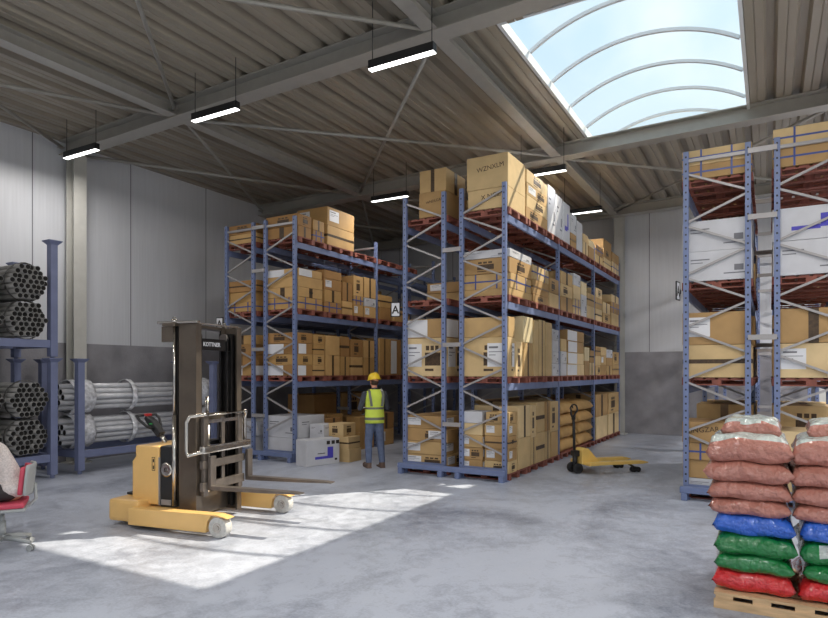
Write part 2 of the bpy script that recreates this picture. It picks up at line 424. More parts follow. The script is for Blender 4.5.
# skylights: kerb, bars, glazing
for k, (x0, x1, y0, y1) in enumerate(SKY):
    w = struct(thing('window_%d' % (k+1), 'barrel vault rooflight with curved white glazing bars above the aisle' if k == 0 else 'unseen barrel rooflight added for daylight %s' % ['', 'in the roof behind the viewer', 'in the roof beyond the right picture edge', 'in the roof behind the viewer at the right wall'][k], 'skylight', ((x0+x1)/2, (y0+y1)/2, 0)))
    hw = (x1-x0)/2; hl = (y1-y0)/2; zb = RZ((x0+x1)/2)+DECK-.02; zt = zb+.15
    mb = MB()
    mb.box(-hw-.05, -hw, -hl-.05, hl+.05, zb, zt).box(hw, hw+.05, -hl-.05, hl+.05, zb, zt)
    mb.box(-hw, hw, -hl-.05, -hl, zb, zt).box(-hw, hw, hl, hl+.05, zb, zt)
    mb.build('kerb', M_kerb, w)
    rise = .42; Rr = (hw*hw+rise*rise)/(2*rise); a0 = math.asin(hw/Rr)
    arc = lambda q, rr=0: [((Rr+rr)*math.sin(a0*(2*i/q-1)), zt+(Rr+rr)*math.cos(a0*(2*i/q-1))-(Rr-rise)) for i in range(q+1)]
    nb = 6
    for j in range(nb):
        y = -hl+2*hl*j/(nb-1)
        mb = MB(); p = arc(20, -.03)
        for (xa, za), (xb, zb_) in zip(p, p[1:]): mb.bar((xa, y, za), (xb, y, zb_), .05, .05)
        mb.build('glazing_bar', M_kerb, w)
    mb = MB(); p = arc(24, .01); q = arc(24, .004); n = 25
    vs = [(x, y, z) for x, z in p for y in (-hl-.04, hl+.04)]
    mb.add(vs, [(2*i, 2*i+1, 2*i+3, 2*i+2) for i in range(24)], 0, True)
    for y in (-hl-.04, hl+.04):
        mb.add([(x, y, z) for x, z in p], [list(range(25))])
    mb.build('glazing', M_glass, w)

# ---- steel frame
BY = [-3.7, 1.8, 7.3, 12.8, 18.3]
def beam_label(i): return ['', '', 'main grey roof beam crossing above the stacker truck', 'main grey roof beam crossing under the far end of the rooflight', 'grey roof beam running along the back wall'][i]
ti = 1
for i, y in enumerate(BY):
    mb = MB(); mb.ibeam((XL+.02, y, RZ(XL)), (XR-.02, y, RZ(XR)), .30, BH-.004, .018, .012)
    o = struct(mb.build('trim_%d' % ti, M_beam)); ti += 1
    if beam_label(i): o['label'] = beam_label(i)
TX = [-8.85, -3.85, 1.15, 6.15]
for x in TX:
    for y0, y1 in zip(BY, BY[1:]):
        mb = MB(); mb.ibeam((x, y0+.16, RZ(x)+.02), (x, y1-.16, RZ(x)+.02), .20, .2, .012, .01)
        struct(mb.build('trim_%d' % ti, M_beam)); ti += 1
# diagonal bracing rods between nodes
NX = [-12.1]+TX+[8.9]
for y0, y1 in zip(BY, BY[1:]):
    for xa, xb in zip(NX, NX[1:]):
        if xa > 2 or (xa == -3.85 and y0 in (7.3, -3.7, 1.8)): continue
        for sgn in (0, 1):
            za, zc = RZ(xa)+.05+.05*sgn, RZ(xb)+.05+.05*sgn
            a = (xa+.12, (y1-.2 if sgn else y0+.2), za); b = (xb-.12, (y0+.2 if sgn else y1-.2), zc)
            mb = MB(); mb.cyl(a, b, .03, 10)
            if xa < -12 or True:
                mb.box(a[0]-.1, a[0]+.02, a[1]-.05, a[1]+.05, za-.008, za+.008).box(b[0]-.02, b[0]+.1, b[1]-.05, b[1]+.05, zc-.008, zc+.008)
            struct(mb.build('trim_%d' % ti, M_beam)); ti += 1
def column(x, y, ax, ztop, nm):
    mb = MB(); w = .26; t = .016
    if ax == 'x':       # flanges face +-X
        mb.box(x-w/2, x-w/2+t, y-w/2, y+w/2, 0, ztop).box(x+w/2-t, x+w/2, y-w/2, y+w/2, 0, ztop).box(x-w/2+t, x+w/2-t, y-.006, y+.006, 0, ztop)
    else:
        mb.box(x-w/2, x+w/2, y-w/2, y-w/2+t, 0, ztop).box(x-w/2, x+w/2, y+w/2-t, y+w/2, 0, ztop).box(x-.006, x+.006, y-w/2+t, y+w/2-t, 0, ztop)
    mb.box(x-w/2-.07, x+w/2+.07, y-w/2-.07, y+w/2+.07, 0, .025)
    return struct(mb.build(nm, M_col))
o = column(-11.93, 7.36, 'x', RZ(-12), 'trim_%d' % ti); o['label'] = 'pale steel column on the left wall behind the pipe racks'; ti += 1
o = column(-3.80, 18.68, 'y', RZ(-3.8)+.27, 'trim_%d' % ti); o['label'] = 'pale steel column at the back wall beside the middle rack end'; ti += 1
column(-12.04, 1.8, 'x', RZ(-12), 'trim_%d' % ti); ti += 1
column(1.2, 18.68, 'y', RZ(1.2)+.27, 'trim_%d' % ti); ti += 1
column(8.8, 7.3, 'x', RZ(8.8), 'trim_%d' % ti); ti += 1
column(8.8, 12.8, 'x', RZ(8.8), 'trim_%d' % ti); ti += 1

# ---- hanging LED battens
def batten(x, y, z, L_, label, power):
    t = thing('pendant_light', label, 'ceiling light', (x, y, z), 0, 'black linear pendant lights')
    mb = MB(); mb.box(-L_/2, L_/2, -.045, .045, .012, .12); mb.build('housing', M_blk, t)
    mb = MB(); mb.box(-L_/2+.003, L_/2-.003, -.041, .041, 0, .012); mb.build('diffuser', M_led, t)
    zt = RZ(x)+DECK-z+.1
    for s_ in (-1, 1):
        MB().cyl((s_*(L_/2-.04), 0, .1), (s_*(L_/2-.04), 0, zt), .006, 6).build('suspension_wire', M_blk, t)
    ld = bpy.data.lights.new('pendant_lamp', 'AREA'); ld.shape = 'RECTANGLE'; ld.size = L_; ld.size_y = .08; ld.energy = power; ld.color = (1, .97, .93)
    lo = bpy.data.objects.new('pendant_lamp', ld); C.objects.link(lo); lo.parent = t; lo.location = (0, 0, -.01)
ZL = 5.7
vis = {(-10.72, 6.7): 'black linear pendant light hanging beside the left wall column', (-7.33, 6.7): 'black linear pendant light hanging above the stacker truck',
       (-4.02, 6.7): 'large black linear pendant light, nearest to the rooflight corner', (-7.45, 11.9): 'small linear pendant light hanging above the aisle between left and middle racks',
       (-3.9, 11.9): 'linear pendant light partly hidden behind the top boxes of the middle rack', (-4.0, 15.3): 'farthest small linear pendant light, over the back of the middle rack'}
for (x, y), lb in vis.items(): batten(x, y, ZL, .95, lb, LAMP_W*.85)
hid = 0
NTH = ['first', 'second', 'third', 'fourth', 'fifth', 'sixth', 'seventh', 'eighth', 'ninth', 'tenth', 'eleventh', 'twelfth']
for y in (1.4, -3.2):  # unseen battens added behind the camera to raise the hall's brightness
    for x in (-10.7, -7.3, -4.0, -.6, 2.8, 6.2):
        hid += 1; batten(x, y, ZL, .95, 'unseen pendant light added for brightness, %s one behind the viewer, out of the picture' % NTH[hid-1], LAMP_W*(.6 if x < -5 else .9 if x < 0 else 1.5))
for q, (x, y, pf) in enumerate(((2.8, 6.7, 1.3), (6.2, 6.7, 2), (2.8, 11.9, 2), (6.2, 11.9, 3), (-.6, 6.7, 1), (2.6, 15.8, 5), (6.2, 15.8, 5))):  # unseen battens added to brighten the right side and back wall
    batten(x, y, ZL, .95, 'unseen pendant light added for brightness, %s one beyond the right picture edge' % NTH[q], LAMP_W*pf)

# ================================================================== racks
YR = 9.61; BAY = 2.95; FW = .85; GAP = .27; PH = 4.93; NB = 3
BT = [1.61, 2.97, 4.42]            # beam tops
PZ = .11                            # pallet height
RACK = {'left': (-10.19, 'left'), 'middle': (-5.72, 'middle'), 'right': (-1.07, 'right')}
post_me = MB().box(-.036, .036, -.032, .032, 0, PH, 0, .006).mesh('post', M_perf)
foot_me = MB().box(-.06, .06, -.06, .06, 0, .012).mesh('foot_plate', M_blue)
beam_me = MB().box(-.022, .022, .05, BAY-.05, -.12, 0, 0, .008).box(-.03, .03, .034, .05, -.17, .03).box(-.03, .03, BAY-.05, BAY-.034, -.17, .03).mesh('beam', M_blue)
def make_rack(key, label, strut, nz):
    x0 = RACK[key][0]
    t = thing('pallet_rack', label, 'pallet rack', (x0+.985, YR, 0), 0, 'blue pallet racks')
    ox = -.985
    for r in range(2):
        a = ox+r*(FW+GAP)+.036; b = a+FW-.072
        for f in range(NB+1):
            y = f*BAY
            for x in (a, b):
                link('post', post_me, t, (x, y, 0)); link('foot_plate', foot_me, t, (x, y, 0))
            outer, inner = (a, b) if r == 0 else (b, a)
            z = nz; k = 0
            while z-.37 > .25:
                za, zb = (z, z-.33) ; xa, xb = (outer, inner) if k % 2 == 0 else (inner, outer)
                MB().bar((xa, y-.0, za), (xb, y-.0, zb), .03, .03).build('brace', M_galv, t)
                z -= .37; k += 1
            if strut: MB().bar((a, y, PH-.13), (b, y, PH-.13), .035, .045).build('brace', M_galv, t)
            MB().bar((a, y, .16), (b, y, .16), .05, .09).build('brace', M_blue, t)
        for lv in BT:
            for f in range(NB):
                for x in (a, b): link('beam', beam_me, t, (x, f*BAY, lv))
    ga = ox+FW-.036; gb = ga+GAP+.072
    for f in range(NB+1):
        for z in (.9, 2.27, 3.9)+((4.8,) if strut else ()):
            MB().bar((ga, f*BAY-.04, z), (gb, f*BAY-.04, z), .03, .07).build('row_spacer', M_galv, t)
    return t
make_rack('left', 'blue pallet rack on the left behind the stacker truck, full of cartons', True, 4.62)
make_rack('middle', 'blue pallet rack in the middle of the hall, between the two aisles', False, 4.82)
make_rack('right', 'blue pallet rack at the right behind the stacked bags', True, 4.62)
for key in ('left', 'middle', 'right'):
    x0 = RACK[key][0]
    for r in range(1):
        mb = MB(); mb.box(x0-.03, x0+2.0, YR-.17, YR-.09, .10, .19, 0, .008)
        for px in (.03, .82, 1.15, 1.94): mb.box(x0+px-.04, x0+px+.04, YR-.19, YR-.07, 0, .10, 0, .006)
        tag(mb.build('rack_guard', M_blue), 'low blue steel guard rail at the front foot of the %s rack' % key, 'guard rail', 'rack foot guards')
# aisle signs
def sign(x, y, z, rz, label, w=.17, h=.25):
    t = thing('aisle_sign', label, 'sign', (x, y, z), rz, 'aisle letter signs')
    MB().box(-w/2, w/2, -.004, .004, -h/2, h/2, 0).build('sign_plate', M_label, t)
    mb = MB()
    for a, b in (((-w/2, -h/2), (w/2, -h/2)), ((-w/2, h/2), (w/2, h/2)), ((-w/2, -h/2), (-w/2, h/2)), ((w/2, -h/2), (w/2, h/2))):
        mb.bar((a[0], 0, a[1]), (b[0], 0, b[1]), .016, .016, 0, (0, 1, 0))
    mb.box(w/2, w/2+.05, -.01, .01, -.03, .03).build('sign_frame', M_mastd, t)
    link('letter', text_mesh('A', .2, M_ink, .004), t, (0, -.0065, -.01), (R(90), 0, 0))
sign(-5.87, YR-.03, 2.93, R(8), 'white framed aisle sign with letter A on the middle rack')
sign(-10.34, YR-.03, 2.85, R(8), 'small white sign with letter A seen beyond the stacker mast, on the left rack')
sign(-1.13, YR-.10, 2.95, R(82), 'narrow framed aisle sign seen edge-on beside the right rack post')

# ---- pallets
def pallet_mesh(w, l, m, h=PZ):
    """w along X, l along Y"""
    mb = MB(); n = 6; bw = w/n*.78
    for i in range(n):                                   # top boards run along Y gaps visible from the aisle below
        x = -w/2+bw/2+i*(w-bw)/(n-1); mb.box(x-bw/2, x+bw/2, -l/2, l/2, h-.02, h)
    for y in (-l/2+.05, 0, l/2-.05):
        mb.box(-w/2, w/2, y-.05, y+.05, h-.036, h-.02)
        for x in (-w/2+.06, 0, w/2-.06): mb.box(x-.06, x+.06, y-.05, y+.05, .018, h-.036)
        mb.box(-w/2, w/2, y-.05, y+.05, 0, .018)
    return mb.mesh('pallet', m)
pal_me = pallet_mesh(.90, .9, M_pal)
ORD = ['first', 'second', 'third', 'fourth', 'fifth', 'sixth', 'seventh', 'eighth', 'ninth', 'tenth', 'eleventh', 'twelfth', 'thirteenth', 'fourteenth', 'fifteenth', 'sixteenth', 'seventeenth']
LVL = ['floor level', 'first shelf', 'second shelf', 'top shelf']
def row_x(rack, row):
    a = RACK[rack][0]+row*(FW+GAP); return a, a+FW
def row_word(rack, row): return ['left half', 'right half'][row]
def lvz(lv): return 0 if lv == 0 else BT[lv-1]
def pallets(rack, row, lvs, n):
    a, b = row_x(rack, row)
    for lv in lvs:
        for k in range(n):
            y = YR+.035+.47+(k//3)*BAY+(k % 3)*.965
            o = link('wooden_pallet', pal_me, None, ((a+b)/2, y, lvz(lv)+.001))
            tag(o, 'red-brown pallet, %s from the front, %s, %s rack %s' % (ORD[k], LVL[lv], rack, row_word(rack, row)), 'pallet', 'red-brown pallets in the racks')
pallets('middle', 1, (0, 1, 2, 3), 9)
pallets('middle', 0, (0, 1, 2, 3), 9)
pallets('left', 1, (1, 2, 3), 5)
pallets('left', 0, (1, 2, 3), 5)
pallets('right', 0, (0, 1, 2, 3), 4)
pallets('right', 1, (0, 1, 2, 3), 4)

# ---- boxes
_bm = {}
def body_mesh(w, l, h, m):
    key = (round(w, 3), round(l, 3), round(h, 3), m.name)
    if key not in _bm:
        mb = MB(); mb.box(-w/2, w/2, -l/2, l/2, 0, h, 0, min(.008, h*.06))
        _bm[key] = mb.mesh('cardboard_box', m)
    return _bm[key]
def decor(name, m, o, w, l, h, rects, faces='XY', e=.0015):
    r = None
    for f in faces:
        mb = MB(); on_faces(mb, w, l, h, rects, 0, f, e); r = mb.build(name, m, o)
    return r
def on_faces(mb, w, l, h, rects, mi=0, faces='XY', e=.0015):
    """rects (u0,u1,v0,v1) as fractions on the +X face and the -Y face"""
    for (u0, u1, v0, v1) in rects:
        if 'X' in faces: mb.box(w/2, w/2+e, -l/2+u0*l, -l/2+u1*l, v0*h, v1*h, mi)
        if 'Y' in faces: mb.box(-w/2+u0*w, -w/2+u1*w, -l/2-e, -l/2, v0*h, v1*h, mi)
    return mb
WORDS = {'k': 'plain brown carton', 't': 'dark-taped brown carton', 'l': 'brown carton with white label', 'p': 'dark-printed brown carton',
         'q': 'labelled and printed carton', 'w': 'white carton', 'b': 'white blue-printed carton', 's': 'blue-strapped brown carton', 'c': 'cream carton', 'g': 'brown bulging sack', 'h': 'handwriting-marked brown carton', 'v': 'black-lettered brown carton', 'n': 'pale-wrapped brown carton'}
def carton(w, l, h, st, x, y, z, label, group, txt=None, rz=None, faces='XY'):
    rz = random.uniform(-.012, .012) if rz is None else rz
    m = M_white if st in 'wb' else M_cream if st == 'c' else random.choice(KR[5:] if 'left rack' in label else KR[:4])
    if st in 'g': m = KR[4]
    if st == 'g':
        me = pillow(l, w, h, [KR[4], M_label], 3, pale=None, flat=.72)
        o = link('filled_sack', me, None, (x, y, z), (0, 0, rz+PI/2))
        return tag(o, label, 'sack', group)
    o = link('cardboard_box', body_mesh(w, l, h, m), None, (x, y, z), (0, 0, rz))
    tag(o, label, 'box', group)
    R_ = random.random
    if st in 'tv' or (st in 'k' and R_() < .5):
        decor('packing_tape', M_tape if st != 't' and R_() < .5 else M_dtape, o, w, l, h, [(.43, .57, 0, 1)] if (st == 't') == (R_() < .6) else [(0, 1, .43, .56)], faces)
    if st in 'lq':
        u = 0 if st == 'l' or R_() < .5 else .5
        for f in faces:
            lb = decor('shipping_label', M_label, o, w, l, h, [(u+.08, u+.42, .25, .85)], f, .002)
            decor('label_print', M_grp, lb, w, l, h, [(u+.11, u+.3, .72, .77), (u+.11, u+.38, .62, .64), (u+.11, u+.25, .54, .56)], f, .003)
    if st in 'pq':
        u = .5 if st == 'q' else .15+.3*R_()
        rects = [(u, u+.36, .28, .62), (u+.02, u+.1, .68, .8), (u+.13, u+.21, .68, .8), (u+.24, u+.32, .68, .8), (u, u+.2, .14, .2)]
        decor('stencil_print', M_dtape, o, w, l, h, rects, faces)
    if st == 'b':
        decor('colour_print', M_bprint, o, w, l, h, [(.62, .78, .35, .75), (.25, .62, .3, .42)], faces)
    if st == 'w' and R_() < .8:
        decor('stencil_print', M_grp, o, w, l, h, [(.12, .4, .7, .74), (.12, .3, .6, .63), (.6, .9, .2, .24), (.75, .88, .3, .5)], faces)
    if st == 's':
        mb = MB(); e = .004
        for u in (.28, .72):
            mb.box(w/2, w/2+e, -l/2+u*l-.012, -l/2+u*l+.012, 0, h); mb.box(-w/2+u*w-.012, -w/2+u*w+.012, -l/2-e, -l/2, 0, h)
            mb.box(-w/2, w/2, -l/2+u*l-.012, -l/2+u*l+.012, h, h+.001)
        mb.box(w/2, w/2+e, -l/2, l/2, h*.5-.012, h*.5+.012).box(-w/2, w/2, -l/2-e, -l/2, h*.5-.012, h*.5+.012)
        mb.build('strap', M_strap, o)
    if st == 'n':
        decor('paper_wrap', M_label, o, w, l, h, [(0, .55, .04, .96)], faces)
    if txt:
        s_ = min(h*.34, .75*min(w, l)/max(1, len(txt))*1.2)
        tm = text_mesh(txt, s_, M_dtape if st == 'h' else M_ink, 0 if st == 'h' else .003)
        if st == 'h': link('lettering', tm, o, (w*(-.2 if 'right rack' in label else .08), -l/2-.002, h*.62), (R(90), R(-6), 0))
        else: link('lettering', tm, o, (w/2+.002, 0, h*.55), (R(90), 0, R(90)))
    return o
def pillow(L_, W_, H_, mats, seed, pale=None, flat=.6, n=26, m=18):
    """filled plastic bag, length along X, width along Y, resting on z=0; pale = (a,b) lengthwise band on top in material 1"""
    rd = random.Random(seed); ph = [rd.uniform(0, 6.28) for _ in range(8)]
    def f(u, p): return max(0., 1-abs(u)**p)
    top = []; bot = []
    for i in range(n+1):
        u = -1+2*i/n
        for j in range(m+1):
            v = -1+2*j/m
            au = f(u, 5)**.5; av = f(v, 4.6)**.45
            th = au*av
            # seams pull in between the corners
            x = u*L_/2*(1-.045*(1-abs(v)**2)*(abs(u)**3)); y = v*W_/2*(1-.05*(1-abs(u)**2)*(abs(v)**3))
            wr = .035*math.sin(5*u*1.7+3*v+ph[0])*(1-th*.5)+.03*math.sin(9*v+4*u+ph[1])+.025*math.sin(14*u-5*v+ph[2])
            edge = (abs(u)**6+abs(v)**6)
            wave = .05*math.sin(7*u+ph[3])*abs(v)**4+.06*math.sin(6*v+ph[4])*abs(u)**4
            zt = H_*(.36+.64*th*(1+wr*1.5)+wave)
            zb = H_*(.36-.36*th**flat+wave)
            top.append((x, y, zt)); bot.append((x, y, max(zb, 0)))
    vs = top+bot; o = len(top); fs = []; mi = []
    g = lambda i, j: i*(m+1)+j
    mb = MB()
    for i in range(n):
        for j in range(m):
            v = -1+2*(j+.5)/m; u = -1+2*(i+.5)/n
            k = 1 if pale and pale[0] < v < pale[1] and abs(u) < .93 else 0
            mb.f.append([g(i, j), g(i+1, j), g(i+1, j+1), g(i, j+1)]); mb.m.append(k); mb.sm.append(True)
            mb.f.append([o+g(i, j), o+g(i, j+1), o+g(i+1, j+1), o+g(i+1, j)]); mb.m.append(0); mb.sm.append(True)
    for i in range(n):
        for j in (0, m):
            mb.f.append([g(i, j), g(i+1, j), o+g(i+1, j), o+g(i, j)]); mb.m.append(0); mb.sm.append(True)
    for j in range(m):
        for i in (0, n):
            mb.f.append([g(i, j), g(i, j+1), o+g(i, j+1), o+g(i, j)]); mb.m.append(0); mb.sm.append(True)
    mb.v = vs
    me = mb.mesh('bag', mats)
    return me
LAY = ['bottom', 'second up', 'third up', 'fourth up', 'fifth up', 'sixth up']
def shelf(rack, row, lv, stacks, base=None, k0=0):
    """stacks: (t0, length, [(h, style[, text])...][, (xa, xb) as fractions of the row depth])"""
    a, b = row_x(rack, row)
    grp = 'cartons on the %s of the %s rack' % (LVL[lv], rack)
    z0 = lvz(lv)+PZ+.004 if base is None else base
    for si, st in enumerate(stacks):
        t0, ln, items = st[0], st[1], st[2]
        xa, xb = st[3] if len(st) > 3 else (0, 1)
        X0 = a-.02+xa*(FW+.04); X1 = a-.02+xb*(FW+.04)
        z = z0
        for li, it in enumerate(items):
            h, sty = it[0], it[1]; txt = it[2] if len(it) > 2 else None
            w = X1-X0-.012; l = ln-.014
            w2 = w*(1-random.choice((0, 0, .03, .06))); l2 = l*(1-random.choice((0, 0, .02, .05)))
            lb = '%s, %s in %s stack, %s, %s rack %s' % (WORDS[sty], LAY[li], ORD[si+k0], LVL[lv], rack, row_word(rack, row))
            carton(w2, l2, h-.004, sty, (X0+X1)/2+(w-w2)/2*(1 if row else -1), YR+t0+ln/2, z, lb, grp, txt)
            z += h
# --- middle rack, right half (faces the wide aisle)
M1 = ('middle', 1)
shelf(*M1, 3, [(.02, .84, [(.34, 'h', 'X NCZ'), (.56, 'h', 'WZNXLM')], (.15, 1)), (.92, 1.18, [(.21, 'p'), (.22, 'p'), (.21, 'q'), (.24, 'p')]),
               (2.14, .5, [(.92, 'w')]), (2.68, .44, [(.86, 'w')]), (3.16, .52, [(.84, 'b')]), (3.74, .46, [(.3, 'k'), (.42, 'w')]), (4.22, .5, [(.66, 'w')]),
               (4.78, .45, [(.3, 't'), (.18, 'k')]), (5.26, .56, [(.28, 'k'), (.16, 'c')]), (5.95, .8, [(.2, 't'), (.24, 's')]), (6.8, .9, [(.26, 'k'), (.26, 'p'), (.22, 'k')]), (7.75, .95, [(.3, 's'), (.26, 'k')])])
shelf(*M1, 2, [(.1, 1.1, [(.12, 'k'), (.26, 's'), (.26, 'p'), (.14, 'w')], (.0, 1)), (1.25, .95, [(.15, 'p'), (.27, 'k'), (.26, 's')]), (2.25, .62, [(.28, 'k'), (.3, 'p')]),
               (3.0, .9, [(.3, 'k'), (.26, 'p'), (.26, 't')]), (3.95, .6, [(.34, 's'), (.3, 'k'), (.26, 'w')]), (4.6, .5, [(.5, 'w'), (.3, 'c')]), (5.15, .68, [(.3, 'k'), (.3, 't')]),
               (5.95, .7, [(.3, 't'), (.28, 'k'), (.24, 'p')]), (6.7, .9, [(.26, 'p'), (.28, 'k')]), (7.7, 1.0, [(.34, 'k'), (.3, 's'), (.2, 't')])])
shelf(*M1, 1, [(.03, .32, [(.66, 'q'), (.34, 'k')]), (.38, .34, [(.6, 'p')]), (.76, .5, [(.6, 'k'), (.46, 'c')]), (1.3, .3, [(1.02, 'k')]), (1.62, .36, [(1.06, 't')]), (2.0, .42, [(1.04, 'k')]),
               (2.44, .43, [(.24, 'w'), (.24, 'w'), (.23, 'w'), (.22, 'w')]), (3.02, .42, [(.26, 'w'), (.25, 'w'), (.26, 'k')]),
               (3.5, 1.35, [(.25, 'n'), (.25, 'n'), (.25, 'n'), (.24, 'n')]), (4.9, .46, [(.34, 'k'), (.32, 'c')]), (5.38, .44, [(.3, 't'), (.3, 'k')]),
               (5.95, .55, [(.24, 'p'), (.24, 'k'), (.24, 't')]), (6.52, .6, [(.26, 'k'), (.24, 'l'), (.22, 'k')]), (7.15, .7, [(.24, 't'), (.22, 'k'), (.22, 'w')]), (7.9, .8, [(.3, 'k'), (.34, 'p')])])
shelf(*M1, 0, [(.05, .4, [(.2, 'p'), (.2, 'l'), (.22, 'v', 'FJG'), (.2, 'l'), (.2, 'p')], (.5, 1)), (.5, .66, [(.54, 'k'), (.56, 't')]), (1.18, .27, [(.5, 't'), (.58, 'p')]),
               (1.47, .48, [(.56, 'k'), (.56, 'k')]), (1.97, .34, [(.54, 't'), (.58, 'k')]), (2.33, .5, [(.5, 'k'), (.6, 'p')]),
               (3.05, 1.3, [(.27, 'g'), (.26, 'g'), (.26, 'g'), (.25, 'g')]), (4.42, 1.35, [(.27, 'g'), (.26, 'g'), (.26, 'g'), (.25, 'g')]),
               (5.98, 1.3, [(.56, 'k'), (.56, 'k')]), (7.32, 1.4, [(.56, 't'), (.56, 'p')])])
# end-on boxes of the ground pallet, in front of the middle rack right half
shelf(*M1, 0, [(.02, .43, [(.2, 'l'), (.21, 'q'), (.21, 'l'), (.2, 'k'), (.2, 'w')], (0, .48))])
# --- middle rack, left half
M0 = ('middle', 0)
shelf(*M0, 3, [(.02, .84, [(.44, 'h', 'WNDLCAL'), (.4, 't')], (.36, 1)), (1.0, .8, [(.5, 't')])])
shelf(*M0, 2, [(.9, .8, [(.22, 'k'), (.2, 'l')]), (1.8, .9, [(.3, 's'), (.2, 't')])])
shelf(*M0, 1, [(.05, .86, [(.68, 'q'), (.34, 'n')]), (1.0, .9, [(.5, 't'), (.3, 'k')]), (1.95, .9, [(.5, 'k')])])
shelf(*M0, 0, [(.02, .86, [(.23, 'q'), (.23, 'l'), (.23, 'q'), (.22, 'l')]), (.95, .9, [(.4, 'k'), (.5, 't')]), (1.9, .9, [(.4, 'k'), (.4, 'p')])])
# --- left rack, right half
L1 = ('left', 1)
shelf(*L1, 3, [(.03, .44, [(.22, 't'), (.24, 'p')]), (.5, .4, [(.22, 's'), (.22, 't')]), (.98, 1.0, [(.42, 't'), (.40, 'l')])])
shelf(*L1, 2, [(.05, .78, [(.24, 's'), (.2, 'v', 'EMB'), (.22, 'k'), (.16, 'n')]), (.88, .62, [(.22, 's'), (.26, 't'), (.24, 'l'), (.18, 'k')]), (1.52, .4, [(.3, 'k'), (.42, 't')]),
               (1.95, .4, [(.26, 'l'), (.2, 's'), (.46, 'p')]), (2.38, .5, [(.26, 'l'), (.2, 'w'), (.48, 't')]), (3.02, .6, [(.3, 'k'), (.3, 't')]), (3.7, .8, [(.4, 'k')])])
shelf(*L1, 1, [(.04, .46, [(.22, 'n'), (.22, 'p'), (.22, 'n'), (.22, 'p')]), (.52, .38, [(.22, 't'), (.22, 'p'), (.22, 't'), (.2, 'p')]), (.94, .5, [(.44, 'k'), (.42, 'k')]), (1.46, .34, [(.42, 't'), (.44, 't')]),
               (1.84, .5, [(.42, 'k'), (.4, 'p')]), (2.36, .46, [(.42, 't'), (.4, 'k')]), (3.02, .5, [(.9, 'k')]), (3.56, .5, [(.9, 'n')])])
shelf(*L1, 0, [(.05, .85, [(.46, 'w'), (.44, 'w')]), (.95, .55, [(.4, 'k'), (.4, 't')]), (1.55, .6, [(.4, 't'), (.44, 'k')], (0, .5)), (2.2, .6, [(.4, 'k'), (.36, 'k')]), (3.0, .7, [(.4, 'l'), (.4, 't')])], base=.004)
L0 = ('left', 0)
shelf(*L0, 3, [(.03, .86, [(.2, 't'), (.2, 'p')])])
shelf(*L0, 2, [(.03, .86, [(.2, 's'), (.22, 'k'), (.24, 't')]), (1.0, .8, [(.4, 'k')])])
shelf(*L0, 1, [(.03, .86, [(.22, 'n'), (.22, 'k'), (.22, 'p'), (.2, 'k')])])
shelf(*L0, 0, [(.05, .86, [(.46, 'w'), (.3, 'w')])], base=.004)
# --- right rack
R0 = ('right', 0); R1 = ('right', 1)
shelf(*R0, 3, [(.02, .88, [(.2, 's'), (.22, 's')]), (1.0, .8, [(.4, 'k')])])
shelf(*R0, 2, [(.02, .88, [(.42, 'w'), (.44, 'w')]), (1.0, .9, [(.5, 'k')])])
shelf(*R0, 1, [(.02, .88, [(.46, 't'), (.46, 'l', None)]), (1.0, .9, [(.5, 't')])])
shelf(*R0, 0, [(.02, .88, [(.18, 'w'), (.26, 'p'), (.24, 's'), (.3, 'h', 'KINGZAR')]), (1.0, .9, [(.4, 't'), (.5, 'k')])])
shelf(*R1, 3, [(.02, .88, [(.26, 's'), (.26, 's')])])
shelf(*R1, 2, [(.02, .88, [(.46, 'w'), (.44, 'b')])])
shelf(*R1, 1, [(.02, .88, [(.46, 'l'), (.46, 't')])])
shelf(*R1, 0, [(.02, .88, [(.4, 't'), (.5, 'k')]), (1.0, .9, [(.5, 't')])])

def shade_filler(rack, row, t0s, rows):  # back cartons added to block light and darken the shelf interiors
    for lv, hs in rows:
        st = []
        for t in t0s: st.append((t, .88, [(h_, random.choice('kttpk')) for h_ in hs]))
        shelf(rack, row, lv, st, None, 6)
shade_filler('middle', 0, (3.02, 4.0, 4.95, 6.0, 6.95), ((0, (.5, .55)), (1, (.5, .5)), (2, (.45, .4)), (3, (.5,))))
shade_filler('left', 0, (2.0, 3.02, 4.0), ((0, (.55, .6)), (1, (.5, .5)), (2, (.5, .45))))
shade_filler('right', 1, (2.0, 3.02), ((0, (.55, .6)), (1, (.5, .5)), (2, (.5, .45))))
shade_filler('right', 0, (2.0, 3.02), ((0, (.55, .6)), (1, (.5, .5)), (2, (.5, .45)), (3, (.4,))))
# --- floor boxes in front of the left rack
def floor_box(w, l, h, st, x, y, z, label, rz=0, txt=None):
    return carton(w, l, h, st, x, y, z, label, 'cartons on the floor before the left rack', txt, rz)
fb = link('cardboard_box', body_mesh(.34, .8, .5, M_white), None, (-7.66, 9.6, 0), (0, 0, R(-14)))
tag(fb, 'large white carton with violet print standing on the floor beside the worker', 'box', 'cartons on the floor before the left rack')
mb = MB(); mb.box(.17, .1715, .1, .24, .12, .34).box(.17, .1715, -.2, .1, .12, .17); mb.build('colour_print', M_bprint, fb)
mb = MB()
for u in (.08, .2, .31): mb.box(.17, .1715, u, u+.08, .39, .46)
mb.box(.17, .1715, -.14, .04, .22, .235).box(.17, .1715, .28, .34, .07, .11); mb.build('black_print', M_ink, fb)
floor_box(.36, .5, .3, 'w', -7.95, 10.16, .0, 'lowest of three white cartons behind the large violet-printed carton')
floor_box(.36, .44, .22, 'w', -7.95, 10.14, .3, 'middle of three white cartons behind the large violet-printed carton')
floor_box(.36, .44, .22, 'w', -7.95, 10.14, .52, 'uppermost of three white cartons behind the large violet-printed carton')
floor_box(.4, .42, .26, 'k', -7.45, 10.28, .0, 'plain brown carton on the floor between large white carton and worker')
